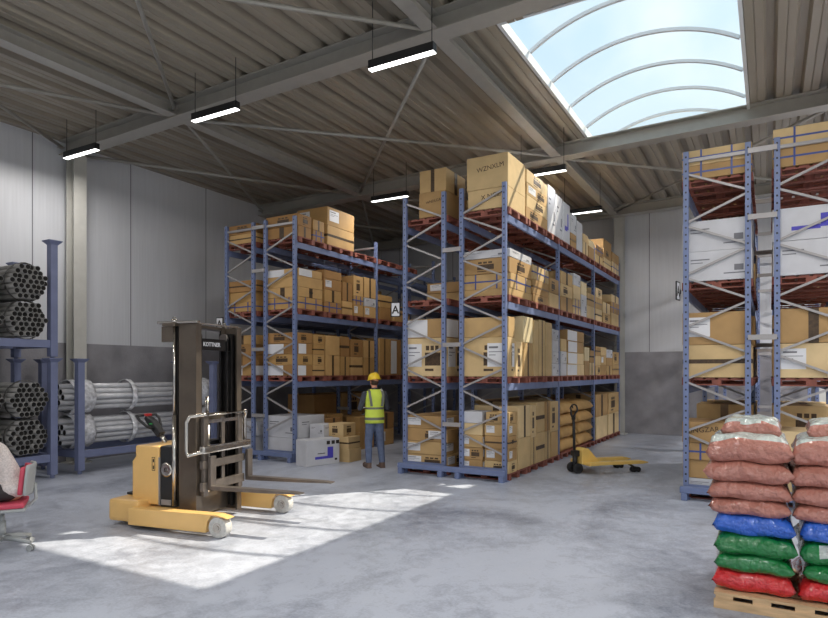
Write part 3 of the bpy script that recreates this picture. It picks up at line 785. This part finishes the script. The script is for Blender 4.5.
floor_box(.4, .4, .24, 'k', -7.47, 10.27, .26, 'brown carton second up in the floor stack beside the worker')
floor_box(.38, .42, .26, 'p', -7.6, 10.3, .5, 'dark-printed brown carton on top of the floor stack beside the worker')
floor_box(.38, .42, .24, 'p', -7.97, 10.66, .0, 'low printed brown carton behind the floor stack by the left rack')

# ================================================================== stillages with pipe bundles
def stillage(x, y, z, rz, W_, D_, H_, label, beamz=.36, foot=True, rear=0):
    """W_ along local Y, D_ along local -X (front face at x=0)"""
    t = thing('steel_stillage', label, 'pipe rack', (x, y, z), rz, 'blue steel pipe stillages')
    p = .12
    for cx in (-p/2, -D_+p/2):
        H0 = H_
        for cy in (-W_+p/2, -p/2):
            H_ = H0 if cx > -1 else H0-rear
            mb = MB(); mb.box(cx-p/2, cx+p/2, cy-p/2, cy+p/2, .06, H_, 0, .006); mb.build('post', M_blue2, t)
            mb = MB(); q = p/2; e = .055
            vs = [(cx+sx*r_, cy+sy*r_, zz) for r_, zz in ((q, H_-.035), (q+e, H_+.025), (q+e, H_+.035), (q-.012, H_+.035), (q-.012, H_-.0)) for sx, sy in ((-1, -1), (1, -1), (1, 1), (-1, 1))]
            fs = [(4*k+i, 4*k+(i+1) % 4, 4*k+4+(i+1) % 4, 4*k+4+i) for k in range(4) for i in range(4)]+[(16, 17, 18, 19), (3, 2, 1, 0)]
            mb.add(vs, fs); mb.build('stacking_cup', M_blue2, t)
            H_ = H0
            mb = MB(); mb.cyl((cx, cy, 0 if foot else .03), (cx, cy, .06), .035, 14); mb.build('foot', M_blue2, t)
    for cx in (-p/2, -D_+p/2):
        MB().box(cx-.04, cx+.04, -W_+p, -p, beamz-.13, beamz, 0, .005).build('side_beam', M_blue2, t)
    for cy in (-W_+p/2, -p/2):
        MB().box(-D_+p, -p, cy-.04, cy+.04, beamz-.13, beamz, 0, .005).build('cross_beam', M_blue2, t)
    return t
def hexpack(Rb, r, sp=1.05):
    pts = []; d = 2*r*sp
    for i in range(-6, 7):
        for j in range(-6, 7):
            x = d*(i+.5*(j % 2)); y = d*j*.866
            if math.hypot(x, y) <= Rb-r: pts.append((x, y))
    return pts
HP = hexpack(.318, .042, 1.08); HPL = hexpack(.312, .052, 1.03)
def bundle(x, y, z, rz, L_, label, film=(), HP=HP, pr=.042):
    """pipes run along local X, bundle axis at z"""
    t = thing('pipe_bundle', label, 'pipe bundle', (x, y, z), rz, 'strapped bundles of grey pipes')
    rd = random.Random(int(abs(x*100+y*10+z*1000)))
    me = MB().pipe((0, 0, 0), (L_, 0, 0), pr, pr-(.006 if pr > .045 else .005), 14).mesh('pipe', [M_pipe if pr > .045 else M_pipe2, M_pipein])
    for a, b in HP:
        link('pipe', me, t, (rd.uniform(-.05, .05), a+rd.uniform(-.002, .002), b+rd.uniform(-.002, .002)))
    for s0, s1, r_ in film:
        mb = MB(); n = 28; rings = []
        k = max(3, int((s1-s0)/.06))
        for i in range(k+1):
            xx = s0+(s1-s0)*i/k
            rings.append([(xx, (r_+rd.uniform(-.012, .012))*math.cos(2*PI*j/n), (r_+rd.uniform(-.012, .012))*math.sin(2*PI*j/n)) for j in range(n)])
        mb.loft(rings, 0, True, False)
        o = mb.build('wrapping_film', M_film if s1-s0 > .09 else M_darkfilm, t)
        so_ = o.modifiers.new('thick', 'SOLIDIFY'); so_.thickness = .004
    return t
XS = -10.51
stillage(XS, 6.16, 0, 0, 2.4, 1.25, 2.0, 'lower blue stillage at the far left, carrying four pipe bundles end-on', .41)
stillage(XS, 6.16, 2.0, 0, 2.4, 1.25, 1.99, 'upper blue stillage stacked on the far left one, near the wall column', .34, False, .28)
stillage(XS, 9.67, 0, 0, 3.15, 1.25, 2.0, 'long blue stillage behind the stacker truck, holding wrapped pipe bundles lengthwise', .41)
RB = .318
dark = ((.0, .05, .338),)
for zb, lv in ((.41, 'lower'), (2.34, 'upper')):
    for k, y in enumerate((5.68, 4.98, 4.28)):
        for j in range(2):
            if k == 2 and j == 1 and lv == 'upper': continue
            xx = XS-1.35; z = zb+RB+j*(2*RB*.97)
            bundle(XS-1.45, y, z, 0, 1.46+.02*j, '%s grey pipe bundle, %s from the wall column, seen end-on in %s stillage' % (['bottom', 'top'][j], ['first', 'second', 'third'][k], lv), ((.1, .2, .314), (1.30, 1.35, .313)))
for j in range(2):
    for k, x in enumerate((XS-.5, XS-1.0)):
        if k: continue
        bundle(x, 6.4, .41+RB+j*(2*RB*.98), PI/2, 3.5, '%s of two wrapped grey pipe bundles lying lengthwise behind the stacker' % ['lower', 'upper'][j],
               ((.18, .58, .312), (1.35, 1.45, .300), (2.95, 3.4, .312)), HPL, .052)
# ================================================================== stacker truck
TR = thing('pallet_stacker', 'yellow walk-behind stacker truck with tall dark mast, parked in the sun patch', 'stacker truck', (-5.3, 5.45, 0), R(10))
T = TR
# straddle legs
for s in (-1, 1):
    mb = MB(); y0 = s*.64
    mb.prism([(-1.22, .05), (-1.22, .24), (.0, .255), (.14, .225), (.13, .215), (.08, .236), (-.08, .236), (-.13, .17), (-.145, .05)], y0-.065, y0+.065)
    lg = mb.build('straddle_leg', M_yel, T); mod_bevel(lg, .008)
    mb = MB(); mb.cyl((.0, y0-.06, .115), (.0, y0+.06, .115), .115, 28); wl = mb.build('load_wheel', M_tyre, T, ); mod_bevel(wl, .012)
    for e in (-1, 1):
        mb = MB(); mb.cyl((0, y0+e*.05, .115), (0, y0+e*.064, .115), .055, 20).cyl((0, y0+e*.06, .115), (0, y0+e*.072, .115), .026, 14)
        mb.build('wheel_hub', M_chrome, wl)
mb = MB(); mb.box(-1.60, -1.15, -.62, .62, .05, .31, 0, .04); o = mb.build('chassis', M_yel, T)
mb = MB(); mb.box(-1.22, -.8, -.58, .58, .05, .22, 0, .01); mb.build('rear_frame', M_yel, T)
mb = MB(); mb.box(-1.58, -1.38, -.36, .36, .31, .34, 0, .012).prism([(-1.52, .34), (-1.38, .34), (-1.38, .46)], -.34, .34); mb.build('platform_pad', M_blk, T)
mb = MB(); mb.box(-1.74, -1.59, -.35, .3, .12, .17, 0, .02); mb.build('foot_pedal', M_blk, T)
mb = MB(); mb.prism([(-1.40, .24), (-1.40, .74), (-1.35, .80), (-1.35, .93), (-1.0, .93), (-1.0, .24)], -.46, .46)
tw = mb.build('motor_cover', M_yel, T); mod_bevel(tw, .02)
mb = MB(); y_ = -.4615
for a_, b_, c_, d_ in ((-1.10, -1.094, .64, .80), (-1.06, -1.054, .64, .80), (-1.10, -1.054, .64, .646), (-1.10, -1.054, .794, .80), (-1.085, -1.069, .74, .78), (-1.085, -1.069, .66, .70)): mb.box(a_, b_, y_-.001, y_+.0016, c_, d_)
mb.build('model_marking', M_ink, tw)
mb = MB(); mb.box(-.995, -.79, -.45, .45, .22, .935, 0, .02); bp = mb.build('battery_cover', M_blk, T)
mb = MB(); mb.box(-1.0, -.985, -.466, -.44, .24, .80).box(-.97, -.83, -.456, -.450, .25, .31); mb.build('side_trim', M_galv, bp)
mb = MB(); mb.lathe([(.055, 0), (.085, 0), (.085, .012), (.055, .012)], 28, 0, Matrix.Translation((-.895, -.451, .66)) @ Matrix.Rotation(R(90), 4, 'X')); mb.build('round_badge', M_chrome, bp)
mb = MB(); mb.lathe([(0.001, 0), (.03, 0), (.03, .012), (.001, .012)], 20, 0, Matrix.Translation((-.895, -.451, .66)) @ Matrix.Rotation(R(90), 4, 'X')); mb.build('badge_centre', M_chrome, bp)
# tiller
n0 = set(C.objects)
tl = MB(); tl.tube([(-1.12, 0, .93), (-1.16, 0, 1.02), (-1.27, 0, 1.12)], .028, 12); tiller = tl.build('tiller_arm', M_chrome, T)
mb = MB(); mb.prism([(-1.22, 1.04), (-1.17, 1.10), (-1.30, 1.25), (-1.40, 1.31), (-1.43, 1.27), (-1.36, 1.18)], -.05, .05); hh = mb.build('tiller_head', M_blk, T); mod_bevel(hh, .012)
mb = MB()
for s in (-1, 1):
    mb.tube([(-1.27, s*.04, 1.14), (-1.31, s*.12, 1.18), (-1.38, s*.17, 1.26), (-1.43, s*.16, 1.31), (-1.43, s*.05, 1.31)], .017, 10)
mb.build('handle_loop', M_blk, T)
MB().box(-1.44, -1.38, -.045, .045, 1.30, 1.33, 0, .008).build('red_switch', M_red_l, T)
MB().box(-1.34, -1.29, -.052, .052, 1.20, 1.215, 0, .004).build('green_light', M_grn_l, T)
for o in set(C.objects)-n0: o.location.x -= .09; o.location.z -= .05; o.location.y -= .1
# mast
for s in (-1, 1):
    y = s*.42
    mb = MB(); mb.box(-.735, -.49, y-.012 if s > 0 else y-.012, y+.012, .06, 2.36)   # broad outer web plate
    mb.box(-.735, -.715, y-s*.012, y-s*.08, .06, 2.36).box(-.51, -.49, y-s*.012, y-s*.08, .06, 2.36)
    mb.build('mast_channel', M_mast, T)
    mb = MB(); y2 = s*.345
    mb.box(-.72, -.54, y2-.012, y2+.012, .12, 2.28).box(-.72, -.70, y2, y2-s*.06, .12, 2.28).box(-.56, -.54, y2, y2-s*.06, .12, 2.28)
    mb.build('inner_channel', M_mastd, T)
    MB().box(-.80, -.74, y-.02, y+.02, .3, 2.33).build('mast_spine', M_mastd, T)
    mb = MB(); mb.cyl((-.775, s*.462, .25), (-.775, s*.462, 1.3), .026, 14).cyl((-.775, s*.462, 1.3), (-.775, s*.462, 2.33), .016, 14); mb.build('lift_cylinder', M_chrome, T)
mb = MB(); mb.box(-.96, -.78, -.46, -.40, 2.15, 2.33); mb.box(-.92, -.74, -.5, .5, 2.33, 2.37, 0, .006); mb.build('top_plate', M_mast, T)
mb = MB(); mb.box(-1.02, -.45, -.47, -.41, 2.36, 2.39, 0, .006); mb.box(-.60, -.54, -.44, .44, 2.36, 2.38); mb.build('top_bar', M_chrome, T)
for s in (-1, 1):
    mb = MB(); mb.cyl((-.775, s*.462, 2.37), (-.775, s*.462, 2.41), .035, 12).cyl((-.775, s*.462, 2.41), (-.775, s*.462, 2.435), .02, 10); mb.build('cylinder_nut', M_chrome, T)
    mb = MB(); mb.cyl((-.62, s*.25-.02, 2.22), (-.62, s*.25+.02, 2.22), .055, 20); mb.build('chain_pulley', M_fork, T)
    mb = MB(); mb.box(-.58, -.565, s*.25-.012, s*.25+.012, .5, 2.22).box(-.675, -.66, s*.25-.012, s*.25+.012, 1.25, 2.22); mb.build('lift_chain', M_mastd, T)
mb = MB(); mb.box(-.62, -.58, -.33, .33, 2.06, 2.20); cb = mb.build('cross_member', M_mastd, T)
link('lettering', text_mesh('KOTTNER', .07, M_label, .001), cb, (-.578, -.04, 2.13), (R(90), 0, R(90)))
MB().box(-.66, -.60, -.33, .33, 1.22, 1.30).build('cross_member', M_mast, T); MB().box(-.70, -.62, -.33, .33, .10, .34).build('cross_member', M_mast, T)
mb = MB(); mb.cyl((-.68, 0, .2), (-.68, 0, 1.22), .04, 16).cyl((-.68, 0, 1.22), (-.68, 0, 1.5), .025, 14); mb.build('centre_cylinder', M_chrome, T)
# carriage
cg = MB()
cg.box(-.47, -.42, -.40, .40, .42, .52).box(-.47, -.42, -.40, .40, .68, .77)
cg.box(-.48, -.43, -.37, -.29, .36, 1.28).box(-.48, -.43, .29, .37, .36, 1.28).box(-.46, -.44, -.03, .03, .5, 1.26)
cgo = cg.build('fork_carriage', M_fork, T); mod_bevel(cgo, .004)
mb = MB(); mb.box(-.43, -.36, -.46, .46, .86, .95, 0, .02).box(-.47, -.44, -.3, .3, 1.20, 1.24); mb.tube([(-.41, -.40, 1.30), (-.41, .40, 1.30)], .01, 8); mb.build('carriage_rail', M_chrome, T)
for s in (-1, 1):
    y = s*.5; q = -.08 if s < 0 else 0
    pts = [(-.40, s*.34, 1.31), (-.41, s*.41, 1.31), (-.46+q, y*.96, 1.29), (-.49+q, y, 1.22), (-.49+q, y, .90), (-.47+q, y, .84), (-.42, y*.9, .88), (-.40, s*.40, .90)]
    mb = MB(); mb.tube(pts, .024, 12); mb.build('guard_hoop', M_chrome, T)
for y in (-.27, .46):
    mb = MB(); mb.prism([(-.42, .43), (-.42, .82), (-.375, .82), (-.375, .48), (.70, .475), (.80, .465), (.80, .455), (.3, .44), (-.3, .43)], y-.05, y+.05)
    f = mb.build('fork', M_fork, T); mod_bevel(f, .003)
# ================================================================== hand pallet truck
J = thing('pallet_jack', 'yellow hand pallet truck standing in the aisle beside the middle rack', 'pallet jack', (-3.02, 11.06, 0), R(48))
for s in (-1, 1):
    mb = MB(); mb.cyl((0, s*.10-.03, .09), (0, s*.10+.03, .09), .09, 24); o = mb.build('steer_wheel', M_rub, J); mod_bevel(o, .008)
    MB().cyl((0, s*.10-.032, .09), (0, s*.10+.032, .09), .04, 16).build('wheel_hub', M_mastd, o)
    y = s*.245
    mb = MB(); mb.prism([(.12, .16), (.12, .21), (1.22, .205), (1.32, .18), (1.32, .165), (1.2, .15)], y-.08, y+.08); fk = mb.build('fork', M_yel2, J); mod_bevel(fk, .006)
    mb = MB(); mb.cyl((1.14, y-.045, .045), (1.14, y+.045, .045), .045, 16).cyl((1.05, y-.045, .045), (1.05, y+.045, .045), .045, 16); mb.build('load_roller', M_rub, J)
    mb = MB(); mb.bar((.95, y, .15), (1.14, y, .05), .03, .03); mb.bar((1.05, y, .05), (1.14, y, .05), .1, .02); mb.build('roller_linkage', M_blk, J)
mb = MB(); mb.prism([(.06, .16), (.06, .40), (.12, .44), (.2, .44), (.42, .21), (.42, .16)], -.13, .13); mb.box(.1, .3, -.31, .31, .15, .205); bd = mb.build('pump_cover', M_yel2, J); mod_bevel(bd, .01)
mb = MB(); mb.cyl((0, 0, .09), (0, 0, .36), .045, 16).cyl((0, -.13, .09), (0, .13, .09), .022, 12).box(-.05, .08, -.06, .06, .3, .4, 0, .01); mb.build('hydraulic_pump', M_blk, J)
mb = MB(); mb.tube([(-.01, 0, .36), (-.02, 0, .7), (-.03, 0, 1.0)], .024, 12).bar((-.03, 0, .95), (-.03, 0, 1.03), .05, .05); mb.build('handle_shaft', M_blk, J)
lp = []
for k in range(20):
    a = 2*PI*k/20; lp.append((-.03+.02*math.sin(a), .12*math.cos(a)*(1 if math.sin(a) > 0 else .6), 1.11+.11*math.sin(a)))
mb = MB(); mb.tube(lp, .015, 8, 0, True); mb.build('handle_loop', M_blk, J)
mb = MB(); mb.tube([(-.03, .02, 1.15), (-.04, .03, 1.22)], .012, 8); mb.build('release_lever', M_blk, J)

# ================================================================== bag stack on raw pallet
BP = (-.37, 5.27)
mb = MB(); w, l, h = 1.18, .95, .12
for k in range(5):
    y = .06+k*(l-.12)/4; mb.box(0, w, y-.06, y+.06, h-.02, h)
for x in (.07, .32, w/2, .86, w-.07):
    mb.box(x-.06, x+.06, 0, l, h-.04, h-.02); mb.box(x-.06, x+.06, 0, l, 0, .02)
    for y in (.05, l/2, l-.05): mb.box(x-.06, x+.06, y-.05, y+.05, .02, h-.04)
for y in (-.006, l-.014): mb.box(-.002, w+.002, y, y+.02, 0, .068)
tag(mb.build('wooden_pallet', M_palraw, None, (BP[0], BP[1], 0)), 'pale raw wood pallet under the coloured bags', 'pallet')
cols = ['red', 'green', 'green', 'blue', 'brown', 'brown', 'brown', 'brown', 'brown']
nm = ['glossy red bag at the bottom', 'lower glossy green bag', 'upper glossy green bag', 'glossy blue bag', 'red-brown bag directly on the blue bag', 'second red-brown bag above the blue', 'third red-brown bag above the blue', 'red-brown bag with pale panel, second from top', 'small top red-brown bag with pale panel']
for c_, cx in enumerate((.225, .80)):
    z = .122
    for k, cn in enumerate(cols):
        H_ = [.155, .14, .16, .16, .13, .14, .16, .19, .13][k]
        Wd = [.60, .58, .60, .60, .60, .62, .66, .64, .46][k]*(.93)
        Ln = [.9, .9, .92, .9, .9, .92, .94, .92, .7][k]
        pale = None
        if k >= 7: pale = (-.95, .55)
        if k == 0: pale = (-.5, .4) if c_ else None
        if k in (3,): pale = (.6, .95)
        me = pillow(Ln, Wd, H_*1.16, [BAGC[cn], BAGC['pale']], 11*k+c_*5, None, .5)
        # pale panels run across the top: choose faces by the long coordinate
        if k >= 7 or (k == 2) or (k == 0 and c_):
            lo, hi = {7: (-.84, .95), 8: (-.86, .95), 2: (-.98, -.86), 0: (-.98, -.82)}[k]
            for p in me.polygons:
                c0 = p.center
                if lo*Ln/2 < c0.x < hi*Ln/2 and abs(c0.y) < (.84 if k >= 7 else .55)*Wd/2 and c0.z > H_*.5 and p.normal.z > .1: p.material_index = 1
        jx = random.uniform(-.012, .012)
        o = link('filled_bag', me, None, (BP[0]+cx+jx+(.03 if k == 8 or k < 4 else 0), BP[1]+.475+(.1 if k == 8 else 0), z), (0, 0, PI/2+random.uniform(-.03, .03)))
        tag(o, '%s, %s stack on the raw pallet' % (nm[k], ['left', 'right'][c_]), 'bag', 'coloured filled bags stacked on the raw pallet')
        z += H_*.94
        if k == 6 or k == 4:
            mb = MB()
            zs = H_*.62
            for q in range(5): mb.box(-Ln/2+.06, -Ln/2+.0605, -.1+q*.03, -.085+q*.03, zs-.006, zs+.01)
# ================================================================== office chair and seated person
CH = thing('office_chair', 'grey and red swivel office chair at the left edge of the picture', 'chair', (-6.73, 3.37, 0), R(236))
# local +X = facing direction
mb = MB()
hub = mb.cyl((0, 0, .10), (0, 0, .16), .05, 16).cyl((0, 0, .15), (0, 0, .42), .028, 14).cyl((0, 0, .15), (0, 0, .30), .04, 14)
mb.build('gas_lift', M_cgrey, CH)
for k in range(5):
    a = 2*PI*k/5+.1; c_, s_ = math.cos(a), math.sin(a)
    mb = MB(); mb.tube([(c_*.04, s_*.04, .13), (c_*.18, s_*.18, .115), (c_*.31, s_*.31, .085)], [.03, .024, .018], 10); mb.build('base_leg', M_cgrey, CH)
    mb = MB(); px, py = c_*.31, s_*.31
    mb.cyl((px-s_*.026, py+c_*.026, .032), (px-s_*.008, py+c_*.008, .032), .032, 16).cyl((px+s_*.026, py-c_*.026, .032), (px+s_*.008, py-c_*.008, .032), .032, 16).cyl((px, py, .03), (px, py, .085), .01, 8)
    mb.cyl((px-s_*.02, py+c_*.02, .032), (px+s_*.02, py-c_*.02, .032), .009, 8); mb.build('caster', M_cgrey, CH)
mb = MB(); mb.box(-.23, .23, -.23, .23, .41, .445, 0, .016); mb.build('seat_shell', M_cgrey, CH)
mb = MB(); mb.box(-.22, .24, -.23, .23, .445, .50, 0, .024); mb.build('seat', M_red, CH)
def curved_back(x0, th, w, z0, z1, m, nm, lean=.10):
    mb = MB(); n = 10; rings = []
    for i in range(n+1):
        z = z0+(z1-z0)*i/n; u = (i/n-.5)*2
        hw = w/2*(1-.12*abs(u)**6); ring = []
        k = 10
        for j in range(k+1):
            v = -1+2*j/k; ring.append((x0-lean*(z-z0)+.05*v*v, v*hw, z))
        for j in range(k, -1, -1):
            v = -1+2*j/k; ring.append((x0-th-lean*(z-z0)+.05*v*v, v*hw, z))
        rings.append(ring)
    mb.loft(rings, 0, True); o = mb.build(nm, m, CH); mod_bevel(o, .012); return o
curved_back(-.20, .045, .40, .57, .85, M_red, 'back_pad')
curved_back(-.246, .03, .43, .56, .87, M_cgrey, 'back_shell')
mb = MB(); mb.tube([(-.1, 0, .42), (-.24, 0, .43), (-.30, 0, .50), (-.29, 0, .66)], .016, 10); mb.build('back_support', M_cgrey, CH)

def capsule(mb, a, b, ra, rb, n=14):
    a = Vector(a); b = Vector(b)
    mb.cyl(a, b, ra, n, 0, rb); mb.ell(a, (ra,)*3, 0, n); mb.ell(b, (rb,)*3, 0, n)
def chain(mb, pts, rs):
    for i in range(len(pts)-1): capsule(mb, pts[i], pts[i+1], rs[i], rs[i+1])
def head(mb, c, M=None, s=1.0):
    """head facing +X centred at c"""
    x, y, z = c; T_ = Matrix.Translation(c) @ (M or Matrix.Identity(4)); e = lambda q, r: mb.ell((q[0]*s, q[1]*s, q[2]*s), tuple(v*s for v in r), 0, 16, T_)
    e((-.01, 0, .03), (.095, .076, .095)); e((.015, 0, -.035), (.072, .062, .075)); e((.035, 0, -.085), (.04, .036, .03))
    e((.088, 0, -.015), (.02, .012, .02)); e((.075, 0, .005), (.014, .009, .03)); e((.072, 0, -.052), (.013, .024, .006)); e((.07, 0, -.066), (.013, .02, .007))
    for q in (-1, 1): e((-.005, q*.078, -.01), (.02, .009, .032)); e((.068, q*.03, .028), (.014, .024, .007))
    return T_
def eyes(T_, parent):
    for q in (-1, 1):
        mb = MB(); mb.ell((.074, q*.03, .01), (.011, .013, .008), 0, 12, T_); mb.build('eye', M_label, parent)
        mb = MB(); mb.ell((.083, q*.03, .01), (.004, .005, .005), 0, 10, T_); mb.build('pupil', M_ink, parent)
def hand(mb, w, d, n, side=1, curl=.5):
    """wrist w, direction d (towards fingers), palm normal n"""
    w = Vector(w); d = Vector(d).normalized(); n = Vector(n).normalized(); sd = d.cross(n).normalized()*side
    for k in range(4):
        o = (k-1.5)*.019
        kn = w+d*.088+sd*o; capsule(mb, w+d*.01+sd*o*.6, kn, .015, .013, 10)
        L_ = [.075, .084, .079, .062][k]; dd = d; p = kn
        for j, f in enumerate((.42, .33, .25)):
            dd = (dd*math.cos(curl*.7)+n*math.sin(curl*.7)).normalized() if j else (d*math.cos(curl*.5)+n*math.sin(curl*.5)).normalized()
            q = p+dd*(L_*f); capsule(mb, p, q, .0095-.001*j, .0088-.001*j, 8); p = q
    t0 = w+d*.025-sd*.022; t1 = t0+(d*.6-sd*.7+n*.35).normalized()*.042; t2 = t1+(d*.85-sd*.2+n*.5).normalized()*.032
    capsule(mb, t0, t1, .014, .011, 8); capsule(mb, t1, t2, .011, .009, 8)

# ---- standing worker, facing +X locally
WK = thing('person', 'person in yellow helmet and hi-vis vest standing with back turned, beside cartons', 'person', (-6.47, 9.80, 0), R(140))
mb = MB()
hipz = .90; sh = 1.42
chain(mb, [(0, 0, .95), (0, 0, 1.15), (.0, 0, 1.33)], [.12, .11, .125]); mb.ell((0, 0, 1.36), (.10, .175, .10))
chain(mb, [(0, 0, 1.40), (.015, 0, 1.52)], [.06, .052])
Th = head(mb, (.03, 0, 1.62), Matrix.Rotation(R(18), 4, 'Z') @ Matrix.Rotation(R(12), 4, 'Y'), 1.03)
legs = {1: [(0, .09, .92), (.03, .11, .50), (-.02, .12, .09)], -1: [(0, -.09, .92), (-.01, -.11, .50), (-.06, -.13, .09)]}
for s in (-1, 1):
    chain(mb, legs[s], [.085, .055, .042]); f = legs[s][2]; capsule(mb, (f[0], f[1], .06), (f[0]+.15, f[1]+s*.03, .045), .04, .035)
arms = {1: [(0, .19, 1.385), (.04, .27, 1.12), (.26, .20, 1.10)], -1: [(0, -.19, 1.385), (.02, -.25, 1.12), (.22, -.14, 1.08)]}
for s in (-1, 1):
    chain(mb, arms[s], [.05, .04, .028]); a = Vector(arms[s][2]); d = (a-Vector(arms[s][1])).normalized(); hand(mb, a, d, (0, -s, .2), s, .7)
remesh(mb.build('body', M_skin, WK), .008, 3); eyes(Th, WK)
mb = MB()   # trousers
mb.ell((0, 0, .95), (.115, .155, .10)); 
for s in (-1, 1): chain(mb, [(0, s*.075, .90)]+[legs[s][1], (legs[s][2][0], legs[s][2][1], .12)], [.098, .074, .060])
remesh(mb.build('jeans', M_jean, WK), .012, 4)
mb = MB()
for s in (-1, 1):
    f = legs[s][2]; b_ = MB(); capsule(b_, (f[0]-.02, f[1], .055), (f[0]+.17, f[1]+s*.03, .045), .052, .044); capsule(b_, (f[0], f[1], .06), (f[0], f[1], .15), .055, .055)
    b_.box(f[0]-.07, f[0]+.21, f[1]-.045+.0, f[1]+.05, 0, .03); remesh(b_.build('boot', M_shoe, WK), .01, 2)
mb = MB()   # shirt sleeves
mb.ell((0, 0, 1.36), (.112, .185, .10)); capsule(mb, (0, 0, 1.40), (0, 0, 1.46), .08, .066)
for s in (-1, 1): chain(mb, arms[s][:2]+[tuple(Vector(arms[s][1]).lerp(Vector(arms[s][2]), .82))], [.062, .052, .04])
remesh(mb.build('shirt', M_dshirt, WK), .012, 3)
def ring(z, rx, ry, cx=0, n=28): return [(cx+rx*math.cos(2*PI*i/n), ry*math.sin(2*PI*i/n)*(1), z) for i in range(n)]
zs = [(.84, .150, .185), (.90, .152, .188), (.95, .148, .186), (.985, .147, .185), (1.04, .145, .182), (1.10, .140, .178), (1.14, .140, .178), (1.185, .140, .180), (1.26, .142, .186), (1.34, .142, .192), (1.40, .128, .185), (1.445, .09, .15), (1.475, .072, .09)]
bands = [0, 0, 1, 0, 0, 1, 1, 0, 0, 0, 0, 0]
bands = [0, 1, 0, 0, 0, 1, 0, 0, 0, 0, 0, 0]
mb = MB(); mb.loft([ring(*z) for z in zs], bands, True, True)
vest = mb.build('hi_vis_vest', [M_hiviz, M_reflect], WK)
for s in (-1, 1):
    mb = MB(); pts = [(-.145, s*.10, 1.16), (-.150, s*.115, 1.27), (-.138, s*.13, 1.36), (-.09, s*.125, 1.435), (-.0, s*.11, 1.475)]
    for a_, b_ in zip(pts, pts[1:]): mb.bar(a_, b_, .045, .012, 0, (-1, 0, .3))
    mb.build('shoulder_band', M_reflect, vest)
mb = MB(); TH = Matrix.Translation((.03, 0, 1.655)) @ Matrix.Rotation(R(18), 4, 'Z') @ Matrix.Rotation(R(8), 4, 'Y')
prof = [(.118, 0), (.124, .004), (.120, .04), (.108, .08), (.08, .112), (.04, .128), (.002, .132)]
vs_ = MB(); vs_.lathe(prof, 28, 0, TH @ Matrix.Diagonal((1.08, .92, 1, 1))); vs_.lathe([(.126, -.004), (.137, -.006), (.137, .004), (.12, .012)], 28, 0, TH @ Matrix.Translation((.0, 0, 0)) @ Matrix.Diagonal((1.1, .93, 1, 1)))
vs_.ell((.11, 0, 0), (.065, .085, .008), 0, 18, TH); vs_.box(-.09, .09, -.012, .012, .118, .136, 0, .006, TH)
vs_.build('helmet', M_helmet, WK)
mb = MB(); mb.ell((.015, 0, 1.61), (.088, .08, .07)); mb.build('hair', M_hair, WK)
cl = thing('clipboard', 'dark clipboard held in front of the worker at waist height', 'clipboard', (-6.47, 9.80, 0), R(140))
mb = MB(); mb.box(.30, .52, -.13, .17, 1.10, 1.106, 0, 0, Matrix.Translation((0, .03, 0))); mb.build('board', M_blk, cl)
mb = MB(); mb.box(.315, .50, -.115, .155, 1.106, 1.109, 0, 0, Matrix.Translation((0, .03, 0))); mb.build('paper_sheet', M_label, cl)

# ---- seated person
SP = thing('person', 'person in pale marl T-shirt and black trousers sitting on the office chair', 'person', (-6.73, 3.37, 0), R(236))
mb = MB()
chain(mb, [(-.08, 0, .60), (-.02, 0, .80), (.07, 0, .97)], [.12, .105, .12]); mb.ell((.08, 0, 1.0), (.10, .17, .09)); chain(mb, [(.10, 0, 1.03), (.18, 0, 1.14)], [.055, .048])
Ts = head(mb, (.24, 0, 1.22), Matrix.Rotation(R(28), 4, 'Y'), 1.0)
al = {1: [(.08, .19, 1.0), (.10, .24, .76), (.34, .16, .74)], -1: [(.08, -.19, 1.0), (.10, -.24, .76), (.34, -.12, .74)]}
ll = {1: [(-.06, .09, .60), (.38, .13, .58), (.36, .13, .10)], -1: [(-.06, -.09, .60), (.38, -.13, .58), (.40, -.13, .10)]}
for s in (-1, 1):
    chain(mb, al[s], [.048, .038, .026]); a = Vector(al[s][2]); d = (a-Vector(al[s][1])).normalized(); hand(mb, a, d, (0, -s*.3, -1), s, .5)
    chain(mb, ll[s], [.085, .058, .04]); f = ll[s][2]; capsule(mb, (f[0], f[1], .06), (f[0]+.15, f[1], .045), .04, .034)
remesh(mb.build('body', M_skin, SP), .008, 3); eyes(Ts, SP)
mb = MB(); mb.ell((-.08, 0, .62), (.13, .165, .10))
for s in (-1, 1): chain(mb, [(-.06, s*.08, .605), ll[s][1], (ll[s][2][0], ll[s][2][1], .13)], [.1, .076, .056])
remesh(mb.build('trousers', M_trk, SP), .012, 4)
for s in (-1, 1):
    f = ll[s][2]; b_ = MB(); capsule(b_, (f[0]-.02, f[1], .055), (f[0]+.17, f[1], .045), .05, .042); b_.box(f[0]-.06, f[0]+.2, f[1]-.045, f[1]+.045, 0, .03); remesh(b_.build('shoe', M_trk, SP), .01, 2)
mb = MB(); mb.ell((-.10, 0, .635), (.165, .195, .115)); chain(mb, [(-.09, 0, .64), (-.03, 0, .80), (.06, 0, .97)], [.135, .128, .132]); mb.ell((.08, 0, 1.01), (.118, .185, .10))
for s in (-1, 1): chain(mb, [al[s][0], tuple(Vector(al[s][0]).lerp(Vector(al[s][1]), .62))], [.07, .064])
remesh(mb.build('t_shirt', M_shirt, SP), .012, 5)
mb = MB(); mb.ell((-.02, 0, .045), (.1, .086, .09), 0, 18, Ts); mb.ell((-.05, 0, -.02), (.06, .078, .08), 0, 16, Ts); mb.build('hair', M_hair, SP)
pc = thing('paper_sheaf', 'white paper pad lying on the seated person\'s lap', 'paper', (-6.73, 3.37, 0), R(236))
MB().box(.20, .46, -.15, .15, .70, .715).build('sheet', M_label, pc)
